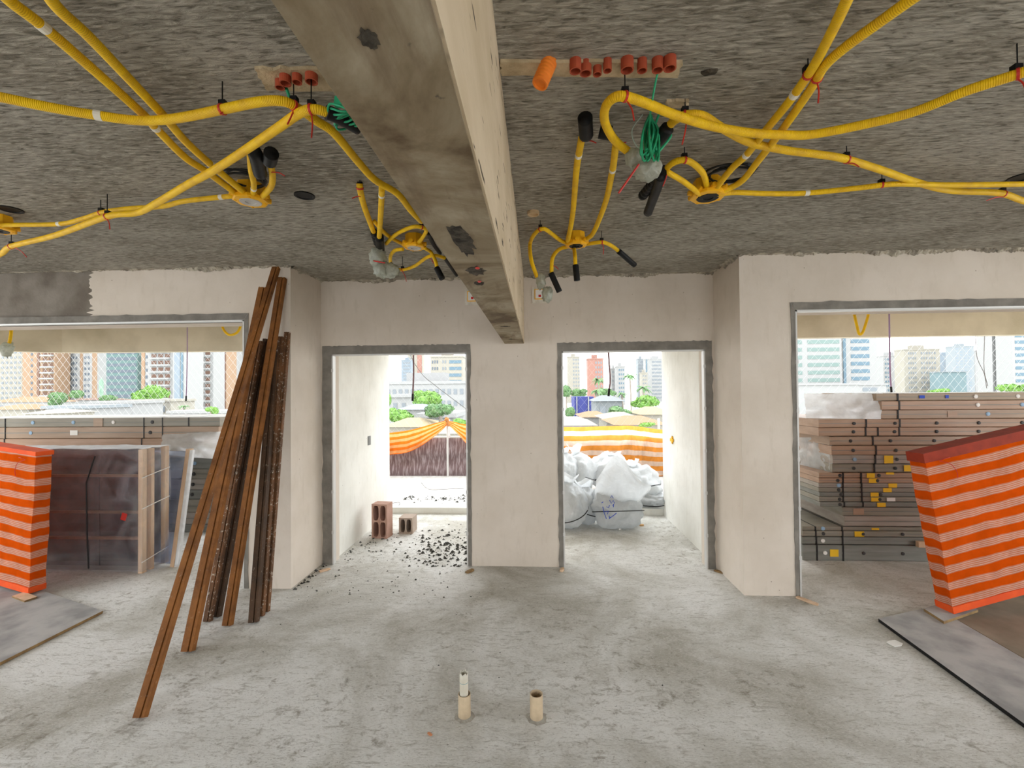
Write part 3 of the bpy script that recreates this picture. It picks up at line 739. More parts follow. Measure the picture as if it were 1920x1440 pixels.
mb.grid(crumple(Vector((gx1 + .02, gy0 - .012, gh + .012)), Vector((gx1 + .02, gy1 + .01, gh + .012)), Vector((gx1 + .02, gy1 + .01, .02)), Vector((gx1 + .02, gy0 - .012, .02)), 12, 20, .012, 8, (1, 0, 0)))
mb.build('film_end', WRAP, root, smooth=True)
mb = MB()
mb.grid(crumple(Vector((gx0, gy0 - .012, gh + .012)), Vector((gx1 + .02, gy0 - .012, gh + .012)), Vector((gx1 + .02, gy1 + .01, gh + .012)), Vector((gx0, gy1 + .01, gh + .012)), 30, 8, .012, 21, (0, 0, 1)))
mb.build('film_top', WRAP2, root, smooth=True)
s1 = [PY(178, 855, gy0 - .02), PY(162, 905, gy0 - .02), PY(163, 1000, gy0 - .02), PY(166, 1066, gy0 - .02)]
mb = MB(); mb.tube(s1, .006, 6); mb.build('strap', STRAP, root)
mb = MB(); mb.tube([PY(186, 855, gy0 + .1), PY(187, 1060, gy0 + .1)], .005, 6); mb.build('strap', STRAP, root)
for py in (890, 948, 1048):
    mb = MB(); q = PZ(0, 0, 3).x
    z = PY(250, py, gy0).z
    mb.tube([(gx1 + .018, gy0 - .01, z - .03), (gx1 + .024, (gy0 + gy1) / 2, z), (gx1 + .018, gy1, z + .02)], .004, 6); mb.build('band', STICK_W, root)
p = PY(231, 968, gy0 - .016); mb = MB(); mb.obox(p - Vector((.03, 0, .03)), (.05, 0, -.015), (0, .003, 0), (.02, 0, .065)); mb.build('red_tag', REDTIE, root)
# leaning pane with its own batten
root = thing('wrapped_leaning_pane', 'bluish wrapped pane with one slanting pine batten beside the glass bundle', 'glass pane', (PZ(322, 1063).x, 4.62, 0))
p0, p1 = PZ(322, 1063, 0), PY(352, 842, 4.72)
mb = MB(); ax = p1 - p0; mb.prism([p0 + Vector((-.02, 0, 0)), p0 + Vector((.028, -.01, 0)), p0 + Vector((.028, .05, 0)), p0 + Vector((-.02, .05, 0))], ax); mb.build('batten', TIMBER, root)
mb = MB(); mb.prism([p0 + Vector((.028, -.005, 0)), p0 + Vector((.06, .0, 0)), p0 + Vector((.06, .03, 0)), p0 + Vector((.028, .03, 0))], ax * .99); mb.build('film_edge', WRAP2, root)
mb = MB(); q0, q1 = p0 + Vector((-.02, .02, .02)), p1 + Vector((-.02, .02, -.03))
mb.prism([q0, q1, q1 + Vector((-.9, .20, 0)), q0 + Vector((-.9, .20, 0))], (0, .012, 0)); mb.build('glass_pane', BLUEGLASS, root)
mb = MB(); mb.grid(crumple(q1 + Vector((0, -.02, 0)), q1 + Vector((-.9, .18, 0)), q0 + Vector((-.9, .18, 0)), q0 + Vector((0, -.02, 0)), 14, 14, .015, 31, (0, -1, 0))); mb.build('film_front', WRAP, root, smooth=True)

# ------------------------------------------------------------------ floor pipes
def pipe_mesh(mb, o, r, h, t=.0035, jag=0, seg=28, tilt=(0, 0)):
    rows = []
    for rr, zz, top in ((r, 0, 0), (r, h, 1), (r - t, h, 1), (r - t, .004, 0)):
        rows.append([Vector((o.x + rr * math.cos(2 * math.pi * k / seg) + tilt[0] * zz, o.y + rr * math.sin(2 * math.pi * k / seg) + tilt[1] * zz,
                             o.z + zz + (jag * (noise.noise(Vector((math.cos(2 * math.pi * k / seg) * 2, math.sin(2 * math.pi * k / seg) * 2, 3))) + .3) if top else 0))) for k in range(seg)])
    mb.grid(rows, 0, True); mb.add(rows[3], [list(range(seg))])
o1 = PZ(871, 1343); root = thing('floor_pipe', 'cream pipe stub in the floor with a narrower broken pipe inside it', 'pipe', o1)
mb = MB(); pipe_mesh(mb, o1, .0325, .118); mb.build('outer_pipe', CREAMPVC, root, smooth=False)
mb = MB(); pipe_mesh(mb, o1 + Vector((-.002, 0, .002)), .0225, .215, jag=.022); mb.build('inner_pipe', WHITEPVC, root)
mb = MB(); mb.lathe([(.0229, 0), (.0229, .003)], o1 + Vector((-.002, 0, .178)), seg=24); mb.build('glue_ring', pmat('teal_glue', (.18, .32, .32), None), root)
o2 = PZ(1006, 1346); mb = MB(); pipe_mesh(mb, o2, .0335, .125); root = tag(mb.build('floor_pipe', CREAMPVC), 'empty cream pipe stub standing alone in the floor', 'pipe')
for c in (o1, o2):
    mb = MB(); rr = ragged(25, 1, c.x * 9)
    ring = [(.034, .0), (.05, .0)]
    A_ = [Vector((c.x + .034 * math.cos(k / 24 * 2 * math.pi), c.y + .034 * math.sin(k / 24 * 2 * math.pi), .006)) for k in range(25)]
    B_ = [Vector((c.x + (.048 + .02 * abs(rr[k % 24])) * math.cos(k / 24 * 2 * math.pi), c.y + (.048 + .02 * abs(rr[k % 24])) * math.sin(k / 24 * 2 * math.pi), .0008)) for k in range(25)]
    mb.strip(A_, B_); tn[0] += 1; struct(mb.build('trim_%d' % tn[0], pmat('dark_mortar_collar', (.30, .275, .235), (.44, .42, .37), 20, .95, bs=.8, bscale=60, bd=.01)))

# ------------------------------------------------------------------ hollow blocks on the balcony
def hollow_block(o, w, d, h, nx, nz, mat, label, rot, name):
    mb = MB(); wall = .018; C_, S_ = math.cos(rot), math.sin(rot)
    T = lambda x, y, z: Vector((o.x + C_ * x - S_ * y, o.y + S_ * x + C_ * y, o.z + z))
    cw, ch = (w - wall * (nx + 1)) / nx, (h - wall * (nz + 1)) / nz
    xs_ = [0]; zs_ = [0]
    for i in range(nx): xs_ += [xs_[-1] + wall, xs_[-1] + wall + cw]
    xs_.append(w)
    for i in range(nz): zs_ += [zs_[-1] + wall, zs_[-1] + wall + ch]
    zs_.append(h)
    for i in range(len(xs_) - 1):
        for j in range(len(zs_) - 1):
            hole = i % 2 == 1 and j % 2 == 1
            x0, x1, z0, z1 = xs_[i], xs_[i + 1], zs_[j], zs_[j + 1]
            if not hole: mb.add([T(x0, 0, z0), T(x1, 0, z0), T(x1, 0, z1), T(x0, 0, z1)], [(0, 1, 2, 3)])
            else:   # rounded cell walls going in
                n = 16; ring0 = []; ring1 = []
                for k in range(n):
                    a = 2 * math.pi * (k + .5) / n; cx, cz = (x0 + x1) / 2, (z0 + z1) / 2
                    ux, uz = math.cos(a), math.sin(a); q = (abs(ux) ** 4 + abs(uz) ** 4) ** -.25
                    ring0.append((cx + ux * q * (x1 - x0) / 2, cz + uz * q * (z1 - z0) / 2))
                mb.grid([[T(a, 0, c) for a, c in ring0], [T(a, d * .9, c) for a, c in ring0]], 0, True)
                mb.add([T(a, d * .9, c) for a, c in ring0], [list(range(n))])
                for (qx, qz, rng) in ((x1, z1, range(0, 4)), (x0, z1, range(4, 8)), (x0, z0, range(8, 12)), (x1, z0, range(12, 16))):
                    idx = list(rng); pts = [T(qx, 0, qz)] + [T(*[ring0[k][0], 0, ring0[k][1]]) for k in idx]
                    mb.add(pts, [list(range(len(pts)))])
                for (k1, k2, pa, pb_) in ((3, 4, (x1, z1), (x0, z1)), (7, 8, (x0, z1), (x0, z0)), (11, 12, (x0, z0), (x1, z0)), (15, 0, (x1, z0), (x1, z1))):
                    mb.add([T(ring0[k1][0], 0, ring0[k1][1]), T(pa[0], 0, pa[1]), T(pb_[0], 0, pb_[1]), T(ring0[k2][0], 0, ring0[k2][1])], [(0, 1, 2, 3)])
    mb.add([T(0, 0, 0), T(w, 0, 0), T(w, d, 0), T(0, d, 0), T(0, 0, h), T(w, 0, h), T(w, d, h), T(0, d, h)], [(4, 5, 6, 7), (1, 2, 6, 5), (2, 3, 7, 6), (3, 0, 4, 7), (3, 2, 1, 0)])
    tag(mb.build(name, mat), label, 'block')
ob = PZ(697, 1009); hollow_block(ob, .19, .15, .395, 2, 2, BRICKM, 'tall pink hollow clay block standing on end among the rubble', -.12, 'clay_block')
ob = PZ(748, 1001); hollow_block(ob, .165, .19, .19, 2, 1, BLOCKM, 'small grey-brown hollow block beside the tall clay block', -.02, 'hollow_block')

# ------------------------------------------------------------------ rubbish bags
def bag(c, size, seed, label, neck=None, lean=(0, 0), ink=False, amp=.18):
    root = thing('rubbish_bag', label, 'bag', (c.x, c.y, c.z), 'white rubbish bags on the balcony')
    mb = MB(); blob(mb, c + Vector((0, 0, size[2] * .96)), size, seed, amp, 1.7, 4, -size[2] * .95, crease=.16, cf=5)
    for p in mb.v:
        k = max(0, (p.z - c.z) / (2 * size[2])); p.x += lean[0] * k * k; p.y += lean[1] * k * k
    mb.build('bag_body', WHITEBAG, root, smooth=True)
    if neck:
        t = c + Vector((lean[0] * .8, lean[1] * .8, size[2] * 1.75)); mb = MB(); q = t + Vector(neck)
        n = 14; rows = []
        for i in range(7):
            u = i / 6; r = .045 + .11 * u ** 1.5 * (1 - .3 * u); pc = t.lerp(q, u)
            rows.append([pc + Vector((math.cos(2 * math.pi * k / n) * r * (1 + .25 * math.sin(3 * k + seed)), math.sin(2 * math.pi * k / n) * r * .7, .035 * math.sin(5 * k + seed) * u)) for k in range(n)])
        mb.grid(rows, 0, True); mb.build('bag_neck', WHITEBAG, root, smooth=True)
    s_ = MB(); pts = []
    for k in range(17):
        a = math.pi * (-1.0 + k / 16); d = Vector((math.cos(a), math.sin(a), .25 * math.sin(a * 2 + seed)))
        pts.append(c + Vector((d.x * size[0] * .97, d.y * size[1] * .98, size[2] * (.75 + .3 * math.sin(seed + a)))))
    s_.tube(pts, .006, 6); s_.build('tie_strip', BLKCABLE, root)
    return root
bag(PZ(1158, 988), (.33, .30, .26), 3, 'big white rubbish bag with blue marker writing and a pointed open top', (.0, -.02, .20), (-.05, .05))
# blown-out film tail of the biggest bag
cb = PZ(1158, 988)
TAIL_A = PY(1122, 872, cb.y + .02)
mb = MB(); tl = [[PY(*p, cb.y - .12) for p in r] for r in ([(1118, 900), (1140, 868), (1152, 855), (1170, 862), (1192, 893)], [(1116, 925), (1145, 900), (1165, 895), (1190, 905), (1205, 905)], [(1122, 955), (1145, 940), (1170, 930), (1200, 925), (1222, 913)], [(1130, 970), (1150, 962), (1172, 955), (1192, 944), (1206, 932)])]
tl2 = [spline(r, 4) for r in tl]
tl3 = list(zip(*[spline([r[k] for r in tl2], 4) for k in range(len(tl2[0]))]))
for j, r in enumerate(tl3):
    for i, p in enumerate(r):
        u, v = i / (len(r) - 1), j / (len(tl3) - 1); p.y += -.10 * math.sin(math.pi * u) * math.sin(math.pi * v) + .05 * noise.noise(Vector((u * 4, v * 4, 2)))
mb.grid([list(r) for r in tl3]); bigbag = [o for o in COL.objects if o.name.startswith('rubbish_bag')][0]
mb.build('film_tail', WHITEBAG, bigbag, smooth=True)
def stroke(pts, y, r=.0045):
    m_ = MB(); m_.tube([PY(px, py, y) for px, py in pts], r, 5); return m_
ik = MB(); yk = cb.y - .315
for pts in ([(1130, 950), (1133, 962), (1137, 973)], [(1135, 960), (1141, 958), (1139, 964)], [(1143, 938), (1146, 944), (1150, 938), (1152, 944)], [(1145, 933), (1147, 929), (1150, 934)], [(1148, 948), (1151, 945), (1150, 951)],
            [(1142, 972), (1147, 969), (1151, 966), (1156, 962)], [(1142, 967), (1143, 973)], [(1128, 943), (1131, 941)], [(1137, 950), (1141, 952), (1143, 947)]):
    ik.tube([PY(px, py, yk + .02) for px, py in pts], .0045, 5)
io = ik.build('marker_writing', INK, bigbag)
bag(PZ(1066, 990), (.25, .28, .29), 7, 'milky rubbish bag half hidden by the pillar, bulging at floor level', (.0, .0, .12), (0, .1))
bag(PZ(1096, 981), (.20, .24, .24), 11, 'white rubbish bag squeezed between the pillar-side bag and the biggest one', (-.02, .03, .1), (.02, .05))
bag(PZ(1206, 958, .09) + Vector((0, .45, 0)), (.36, .30, .28), 15, 'crumpled white rubbish bag with dark straps heaped against the balcony wall', (-.05, 0, .1), (-.03, .05), amp=.25)
bag(PZ(1225, 952, .085) + Vector((0, .10, 0)), (.26, .22, .10), 19, 'flattened pinkish-white rubbish bag on the kerb under the heap', None, amp=.3)
bag(PZ(1092, 935, .08) + Vector((0, .45, 0)), (.30, .25, .33), 23, 'pinkish see-through rubbish bag standing behind against the striped tarp', (-.03, 0, .16), (-.06, 0))
bag(PZ(1150, 935, .08) + Vector((0, .6, 0)), (.34, .25, .31), 27, 'rubbish bag with brownish knot peeping over the biggest bag', (.05, 0, .05), (.05, 0))
bag(PZ(1052, 935, .08) + Vector((0, .3, 0)), (.28, .25, .34), 29, 'tall white rubbish bag beside the door jamb behind the others', (0, 0, .1), (.05, 0))

# ------------------------------------------------------------------ parapet net, tarps hung on it
YN = 8.55
NETM = pmat('brown_shade_net', (.15, .10, .10), (.36, .30, .31), 1, .9, lo=.46, hi=.68, stretch=(34, 1, 5), detail=6)
mb = MB()
mb.grid(crumple(Vector((-11, YN + .1, .80)), Vector((11, YN + .1, .80)), Vector((11, YN + .1, .06)), Vector((-11, YN + .1, .06)), 120, 8, .04, 6, (0, 1, 0)))
fence = thing('net_fence', 'low parapet fence covered in brown shade netting along the terrace edge', 'fence', (0, YN + .1, .075))
mb.build('shade_net', NETM, fence, smooth=True)
for x in range(-10, 11, 2):
    mb = MB(); mb.tube([(x + .3, YN + .16, .07), (x + .3, YN + .16, 1.15)], .022, 8); mb.build('post', ALU, fence)
kx = PY(839, 790, YN).x; mb = MB(); mb.tube([(kx, YN + .0, .07), (kx, YN + .0, 1.16)], .02, 8); mb.build('post', ALU, fence)
mb = MB(); mb.tube([(-11, YN + .16, .82), (11, YN + .16, .82)], .012, 6); mb.build('rail', ALU, fence)
def cloth(name, P0, P1, drop0, drop1, n, m_, seed, mat, label, uvperiod=1.0, wave=.05):
    mb = MB(); top = spline(P0, 6); bot = spline(P1, 6); k = min(len(top), len(bot)); vs = []; fs = []; uv = []
    for j in range(m_ + 1):
        for i in range(k):
            p = top[i].lerp(bot[i], j / m_)
            p = p + Vector((0, wave * math.sin(i * .9 + seed + j * .2) * .6 + wave * noise.noise(Vector((i * .3, j * .5, seed))), 0)); vs.append(p)
    for j in range(m_):
        for i in range(k - 1):
            q = [(i, j), (i + 1, j), (i + 1, j + 1), (i, j + 1)]; fs.append([y * k + x for x, y in q]); uv.append([(x * .15, y / m_ * drop0) for x, y in q])
    mb.add(vs, fs, 0, uv); o = mb.build(name, mat, smooth=True)
    return tag(o, label, 'tarp')
cloth('striped_tarp', [PY(x, y, YN) for x, y in ((985, 802), (1056, 801), (1110, 800), (1170, 798), (1200, 800), (1236, 805), (1330, 808))],
      [PY(x, y, YN + .02) for x, y in ((985, 892), (1056, 893), (1110, 893), (1170, 893), (1200, 893), (1236, 893), (1330, 893))], 1.0, 0, 6, 12, 2, TARP_OUT, 'orange and cream striped tarp stretched behind the rubbish bags')
swag = mat_tarp('draped_orange_raffia', .105, (.90, .20, .02), (.93, .42, .16), (.9, .6, .4), .45, lines=False)
cloth('draped_tarp', [PY(x, y, YN - .05) for x, y in ((640, 815), (700, 812), (727, 812), (770, 806), (810, 795), (839, 788))],
      [PY(x, y, YN - .05) for x, y in ((640, 866), (700, 864), (727, 854), (770, 846), (810, 822), (839, 797))], .42, 0, 6, 8, 1, swag, 'orange tarp swag sagging away from its knot, on the clay block side', wave=.07)
cloth('draped_tarp', [PY(x, y, YN - .05) for x, y in ((839, 788), (858, 793), (877, 796), (920, 800))],
      [PY(x, y, YN - .05) for x, y in ((839, 797), (858, 813), (877, 833), (920, 850))], .42, 0, 6, 8, 4, swag, 'orange tarp swag falling from its knot toward the pillar', wave=.05)
mb = MB(); mb.tube(spline([PY(836, 783, YN - .06), PY(839, 790, YN - .07), PY(842, 799, YN - .06)]), [.03, .025, .035, .045, .05, .045, .04, .04, .03, .03, .03, .03, .03, .03, .03, .03, .02][:17], 8)
tag(mb.build('tarp_knot', pmat('brown_knot', (.42, .17, .05), (.5, .22, .08), 9)), 'brown knotted tie where the orange tarp swags meet', 'knot')

# diamond safety net above the parapet
mb = MB(); z0, z1, sp = .8, 4.2, .15; hgt_ = z1 - z0; x = -11 - hgt_ * .8
while x < 11:
    for sgn in (1, -1):
        xa = x if sgn > 0 else x + hgt_ * .8; xb = xa + sgn * hgt_ * .8
        A_ = Vector((xa, YN + .2, z0)); B_ = Vector((xb, YN + .2, z1)); w = .0007
        mb.obox(A_ - Vector((w, 0, 0)), (2 * w, 0, 0), (0, .004, 0), B_ - A_)
    x += sp
tag(mb.build('safety_net', pmat('white_net_cord', (.40, .40, .39), None)), 'white diamond-mesh safety net stretched above the terrace edge', 'net')

# ------------------------------------------------------------------ things hanging in the openings
def hang(name, pts, r, mat, label, cat, tip=None, seg=8):
    root = thing(name, label, cat, pts[-1]); mb = MB(); mb.tube(spline(pts, 8), r, seg); mb.build('hose' if r > .01 else 'line', mat, root, smooth=True)
    if tip:
        d = (pts[-1] - pts[-2]).normalized(); mb = MB(); mb.tube([pts[-1] - d * .02, pts[-1] + d * tip[0]], tip[1], 10); mb.build('black_end', BLK, root)
    return root
MAUVE = pmat('mauve_hose', (.17, .09, .10), (.23, .13, .14), 10, .5)
PURPLE = pmat('purple_cord', (.33, .22, .36), None, rough=.6)
yh = 5.9
hang('dangling_hose', [PY(775, 585, yh), PY(775, 660, yh), PY(775.5, 700, yh), PY(774, 741, yh)], .011, MAUVE, 'mauve hose with black end dangling in the doorway above the clay block', 'hose', (.075, .015))
hang('dangling_hose', [PY(1140, 580, yh), PY(1141, 660, yh), PY(1144, 710, yh), PY(1142, 732, yh)], .011, MAUVE, 'mauve hose with black end dangling in the doorway above the rubbish bags', 'hose', (.075, .015))
hang('hanging_cord', [PY(351, 585, yh), PY(351, 660, yh), PY(350, 720, yh), PY(349, 745, yh)], .006, PURPLE, 'thin purple cord hanging before the towers seen beside the steel sections', 'cord', (.05, .01))
hang('hanging_cord', [PY(1667, 565, yh), PY(1668, 640, yh), PY(1669, 700, yh), PY(1671, 728, yh)], .009, PURPLE, 'purple cord with black end hanging above the tall package stack', 'cord', (.05, .012))
def yloop(pts, label, r=.014):
    mb = MB(); mb.tube(spline(pts, 8), r, 10); return tag(mb.build('conduit_loop', YEL, smooth=True), label, 'conduit')
yb_ = 5.2
yloop([PY(x, y, yb_) for x, y in ((416, 585), (417, 612), (425, 625), (434, 628), (445, 623), (451, 610), (452, 585))], 'small yellow conduit loop under the balcony ceiling near the steel section tops')
yloop([PY(x, y, yb_) for x, y in ((1597, 560), (1602, 590), (1607, 612), (1611, 626), (1617, 624), (1624, 605), (1629, 585), (1630, 560))], 'yellow conduit bent to a narrow V under the balcony ceiling above the packages')
root = thing('wrapped_conduit', 'yellow conduit end wrapped in pale plastic hanging at the picture edge over the tarp barrier', 'conduit', PY(12, 665, 4.7))
mb = MB(); mb.tube(spline([PY(20, 590, 4.7), PY(21, 615, 4.7), PY(20, 630, 4.7), PY(17, 645, 4.7)]), .015, 10); mb.build('tube', YEL, root, smooth=True)
mb = MB(); blob(mb, PY(14, 655, 4.7), (.055, .05, .085), 3, .4, 3, 3, crease=.2); mb.build('plastic_wrap', BAGFILM, root, smooth=True)
def wire(pts, label, r=.004):
    mb = MB(); mb.tube(spline(pts, 8), r, 6); return tag(mb.build('loose_wire', pmat('grey_wire', (.25, .24, .24), None)), label, 'wire')
wire([PY(762, 600, 6.36), PY(768, 660, 6.36), PY(790, 700, 6.36), PY(815, 722, 6.36), PY(845, 745, 6.36), PY(873, 766, 6.36)], 'thin grey wire slanting across the doorway view above the orange swags')
wire([PY(1829, 630, 6.36), PY(1832, 670, 6.36), PY(1845, 700, 6.36), PY(1850, 728, 6.36)], 'thin wire hanging before the pale towers, joining a straight one')
wire([PY(1846, 630, 6.36), PY(1845, 690, 6.36), PY(1852, 724, 6.36)], 'straight thin wire hanging before the pale towers')
wire([PZ(727, 945, .08), PZ(748, 942, .09), PZ(746, 948, .08), PZ(727, 950, .08)], 'bent wire loop lying on the terrace beyond the kerb')
wire([PZ(790, 905, .08), PZ(800, 915, .09), PZ(815, 918, .08), PZ(870, 915, .08)], 'long loose wire lying on the terrace below the shade netting')

# ------------------------------------------------------------------ ceiling conduits
def CP(p, drop):
    """pixel on the ceiling zone -> point hanging 'drop' under the ceiling; ('y', Y) entries hang at that depth"""
    if len(p) == 4: return PY(p[0], p[1], p[3])
    return PZ(p[0], p[1], ZC - (p[2] if len(p) > 2 else drop))
def along(P, q):
    """nearest point index of polyline P to point q"""
    return min(range(len(P)), key=lambda i: (P[i] - q).length)
def sleeve(parent, name, pts, r, ribs=0, mat=None, seg=14):
    mb = MB(); P = spline(pts, 10); rad = [r * (1 + (.09 if ribs and i % 2 else 0)) for i in range(len(P))]
    if ribs:
        P2 = []; rad = []
        for i in range(ribs * 2 + 1):
            P2.append(pts[0].lerp(pts[-1], i / (ribs * 2))); rad.append(r * (1.0 if i % 2 else .86))
        P = P2
    mb.tube(P, rad, seg); return mb.build(name, mat or BLK, parent, smooth=not ribs)
def conduit(label, pts, drop=.05, r=.0155, ties=(), tapes=(), tails=(), ends=()):
    """ties/tapes: pixels along the run; tails: (from px, to px) red tails; ends: black sleeves (list of pixel points, radius, ribs)"""
    P = spline([CP(p, drop) for p in pts], 8)
    root = thing('conduit', label, 'conduit', P[0], 'yellow ceiling conduits')
    mb = MB(); mb.tube(P, r, 12); mb.build('corrugated_tube', YEL, root, smooth=True)
    def at(px):
        best = min(range(len(P)), key=lambda i: _pd(P[i], px)); return best
    for t in ties:
        i = max(1, min(len(P) - 2, at(t))); d = (P[i + 1] - P[i - 1]).normalized(); p = P[i]
        mb = MB(); mb.tube([p - d * .004, p + d * .004], r * 1.16, 12)
        c = mb.build('cable_tie', REDTIE, root)
        mb = MB(); mb.tube([Vector((p.x, p.y, ZC + .002)), Vector((p.x, p.y, p.z + r * .5))], .0022, 6); mb.box(p.x - .012, p.x + .012, p.y - .006, p.y + .014, p.z + r * .8, p.z + r + .016)
        mb.build('ceiling_clip', BLK, root)
    for t in tapes:
        i = max(1, min(len(P) - 2, at(t))); d = (P[i + 1] - P[i - 1]).normalized(); p = P[i]
        mb = MB(); mb.tube([p - d * .011, p + d * .011], r * 1.08, 12); mb.build('tape_band', TAPE, root)
    for a, b_ in tails:
        i = at(a); p = P[i] - Vector((0, 0, r)); dY = p.y; q = PY(b_[0], b_[1], dY - .02)
        mb = MB(); mb.tube(spline([p, p.lerp(q, .5) + Vector((.004, 0, .006)), q], 4), .0026, 6); mb.build('tie_tail', REDTIE, root)
    for k, (ep, er, ribs) in enumerate(ends):
        sleeve(root, 'black_coupling', [CP(p, drop) for p in ep], er, ribs)
    return root, P
def _pd(P, px):
    v = P - EYE; z = v.dot(CF)
    return (960 + FPX * v.dot(CR) / z - px[0]) ** 2 + (720 - FPX * v.dot(CU) / z - px[1]) ** 2

# -- left-hand group
conduit('taped yellow conduit, lower of the straight pair running to the white-covered junction box',
        [(-40, -60), (17, 0), (80, 49), (180, 135), (269, 215), (295, 243), (347, 295), (389, 323), (447, 366, .07)], .062, tapes=[(80, 49), (290, 238)])
conduit('yellow conduit, upper of the straight pair running to the white-covered junction box',
        [(60, -60), (104, 10), (167, 69), (243, 149), (305, 215), (347, 264), (396, 309), (460, 362, .07)], .066, tapes=[(396, 309)])
conduit('long yellow conduit sagging over the straight pair and then dropping along the beam',
        [(-500, 120), (-250, 145), (-80, 168), (0, 182), (87, 200), (174, 215), (260, 226), (330, 222), (417, 205), (486, 191), (531, 190), (562, 205), (597, 229), (627, 250), (672, 304), (704, 338), (745, 363), (770, 394), (790, 415)], .10, r=.0165,
        ties=[(417, 205), (550, 198)], tapes=[(185, 216)], tails=[((550, 198), (539, 233)), ((417, 205), (413, 214))])
conduit('yellow conduit crossing beneath the straight pair up to a black coupling by the beam',
        [(-60, 505), (0, 477), (21, 462), (104, 441), (201, 406), (257, 399), (295, 380), (347, 349), (403, 318), (465, 278), (521, 240), (562, 212), (590, 205), (614, 211)], .125, r=.0165,
        ties=[(21, 462), (205, 405), (584, 206)], tails=[((205, 405), (206, 430)), ((584, 206), (584, 258)), ((30, 462), (50, 482))], ends=[([(612, 210), (634, 219), (672, 240)], .024, 0)])
conduit('thin yellow conduit from the picture edge to the white-covered junction box',
        [(-40, 425), (14, 422), (111, 420), (156, 410), (194, 398), (243, 391), (305, 387), (347, 377), (440, 367, .075)], .075, r=.013, ties=[(190, 399)], tapes=[(109, 420), (420, 367)])
conduit('short yellow conduit rising from the white-covered junction box into a fat black coupling',
        [(474, 366, .075), (476, 345), (471, 320), (469, 290)], .075, r=.0135, ends=[([(472, 278, .07), (480, 292, .08), (488, 326, .09)], .030, 0)], tapes=[(474, 352)])
conduit('short yellow conduit curving from the white-covered junction box up to a round black cap',
        [(492, 368, .075), (508, 350), (511, 330), (506, 302)], .08, r=.0145, ends=[([(505, 303, .09), (509, 287, .085)], .030, 0)], tails=[((511, 318), (534, 330))])
# -- group beside the beam
Yb = 3.05
conduit('yellow conduit hanging from a clip to a black coupling above a plastic-wrapped end',
        [(674, 344, .02), (676, 360), (684, 390), (701, 436)], .05, r=.0165, ties=[(675, 352)], tails=[((680, 362), (660, 372))], ends=[([(701, 434), (708, 458)], .026, 4)])
conduit('straight yellow conduit with tape ring beside the plastic-wrapped end',
        [(716, 352), (715, 380), (713, 415), (711, 448)], .075, r=.016, tapes=[(715, 365)], ends=[([(711, 444), (714, 474)], .030, 0)])
conduit('yellow conduit slanting from the hanging pair to the junction box beside the beam', [(702, 415), (716, 432), (735, 447), (762, 461)], .05, r=.0125)
conduit('yellow conduit arching over the junction box beside the beam', [(724, 457), (737, 444), (752, 434), (777, 425), (796, 428), (799, 434), (792, 446), (783, 457)], .07, r=.0125, ties=[(791, 425)])
conduit('yellow conduit loop sagging below the junction box beside the beam', [(756, 467), (740, 470), (732, 482), (735, 497), (752, 506), (777, 499), (800, 483), (816, 479), (834, 484)], .11, r=.0125, ties=[(756, 505)], tails=[((756, 505), (762, 528)), ((806, 482), (813, 494))],
        ends=[([(803, 436, .06), (813, 458, .07), (825, 475, .07)], .014, 0), ([(833, 483, .1), (845, 500, .1), (856, 516, .11)], .014, 0)])
conduit('short yellow conduit drooping to a black tip beside the beam', [(796, 465), (808, 473), (816, 488, 0, 3.1), (820, 505, 0, 3.08)], .09, r=.0125, ends=[([(819, 503, 0, 3.08), (829, 522, 0, 3.05)], .021, 0)])
# -- right-hand group
conduit('long yellow conduit curling into a hairpin above the white bag and green cord',
        [(1179, 285, .12), (1160, 270), (1146, 254), (1134, 228), (1135, 202), (1150, 184), (1172, 181), (1215, 195), (1267, 216), (1337, 237), (1406, 249), (1475, 253), (1523, 252), (1613, 235), (1713, 210), (1813, 170), (1920, 135), (1990, 108), (2200, 60), (2500, 40)], .10, r=.0165,
        ties=[(1174, 181), (1912, 139)], tails=[((1176, 183), (1189, 226)), ((1912, 139), (1924, 172))])
conduit('yellow conduit running below the long one toward the picture edge, with two ceiling clips',
        [(1250, 244, .08), (1260, 230), (1273, 221), (1290, 215), (1319, 218), (1354, 240), (1406, 267), (1475, 282), (1530, 289), (1580, 297), (1647, 317), (1713, 340), (1780, 357), (1873, 362), (1920, 377), (1980, 392), (2150, 410), (2500, 405)], .062, r=.0165,
        ties=[(1285, 215), (1587, 298), (1880, 363)], tails=[((1287, 216), (1279, 271)), ((1587, 298), (1611, 313)), ((1878, 363), (1850, 376))], ends=[([(1252, 240, .085), (1232, 265, .1), (1206, 300, .12)], .027, 0)])
conduit('yellow conduit, nearer the beam of two dropping to the large black-centred junction box',
        [(1610, -60), (1588, 0), (1553, 73), (1520, 133), (1480, 190), (1437, 243), (1400, 290), (1371, 317), (1340, 356, .075)], .055, r=.0155, tapes=[(1490, 180), (1400, 290)], ties=[(1516, 143)])
conduit('yellow conduit, farther from the beam of two dropping to the large black-centred junction box',
        [(1780, -50), (1707, 0), (1647, 43), (1587, 87), (1547, 123), (1520, 167), (1467, 243), (1423, 300), (1390, 340), (1352, 360, .08)], .06, r=.0155, ties=[(1531, 148)], tails=[((1531, 148), (1534, 193))])
conduit('thin yellow conduit leaving the black-centred junction box level toward the picture edge',
        [(1345, 364, .085), (1380, 361), (1440, 363), (1513, 362), (1613, 352), (1680, 345), (1780, 347), (1920, 345), (1990, 342), (2500, 330)], .075, r=.0135, ties=[(1655, 347)], tapes=[(1510, 362)])
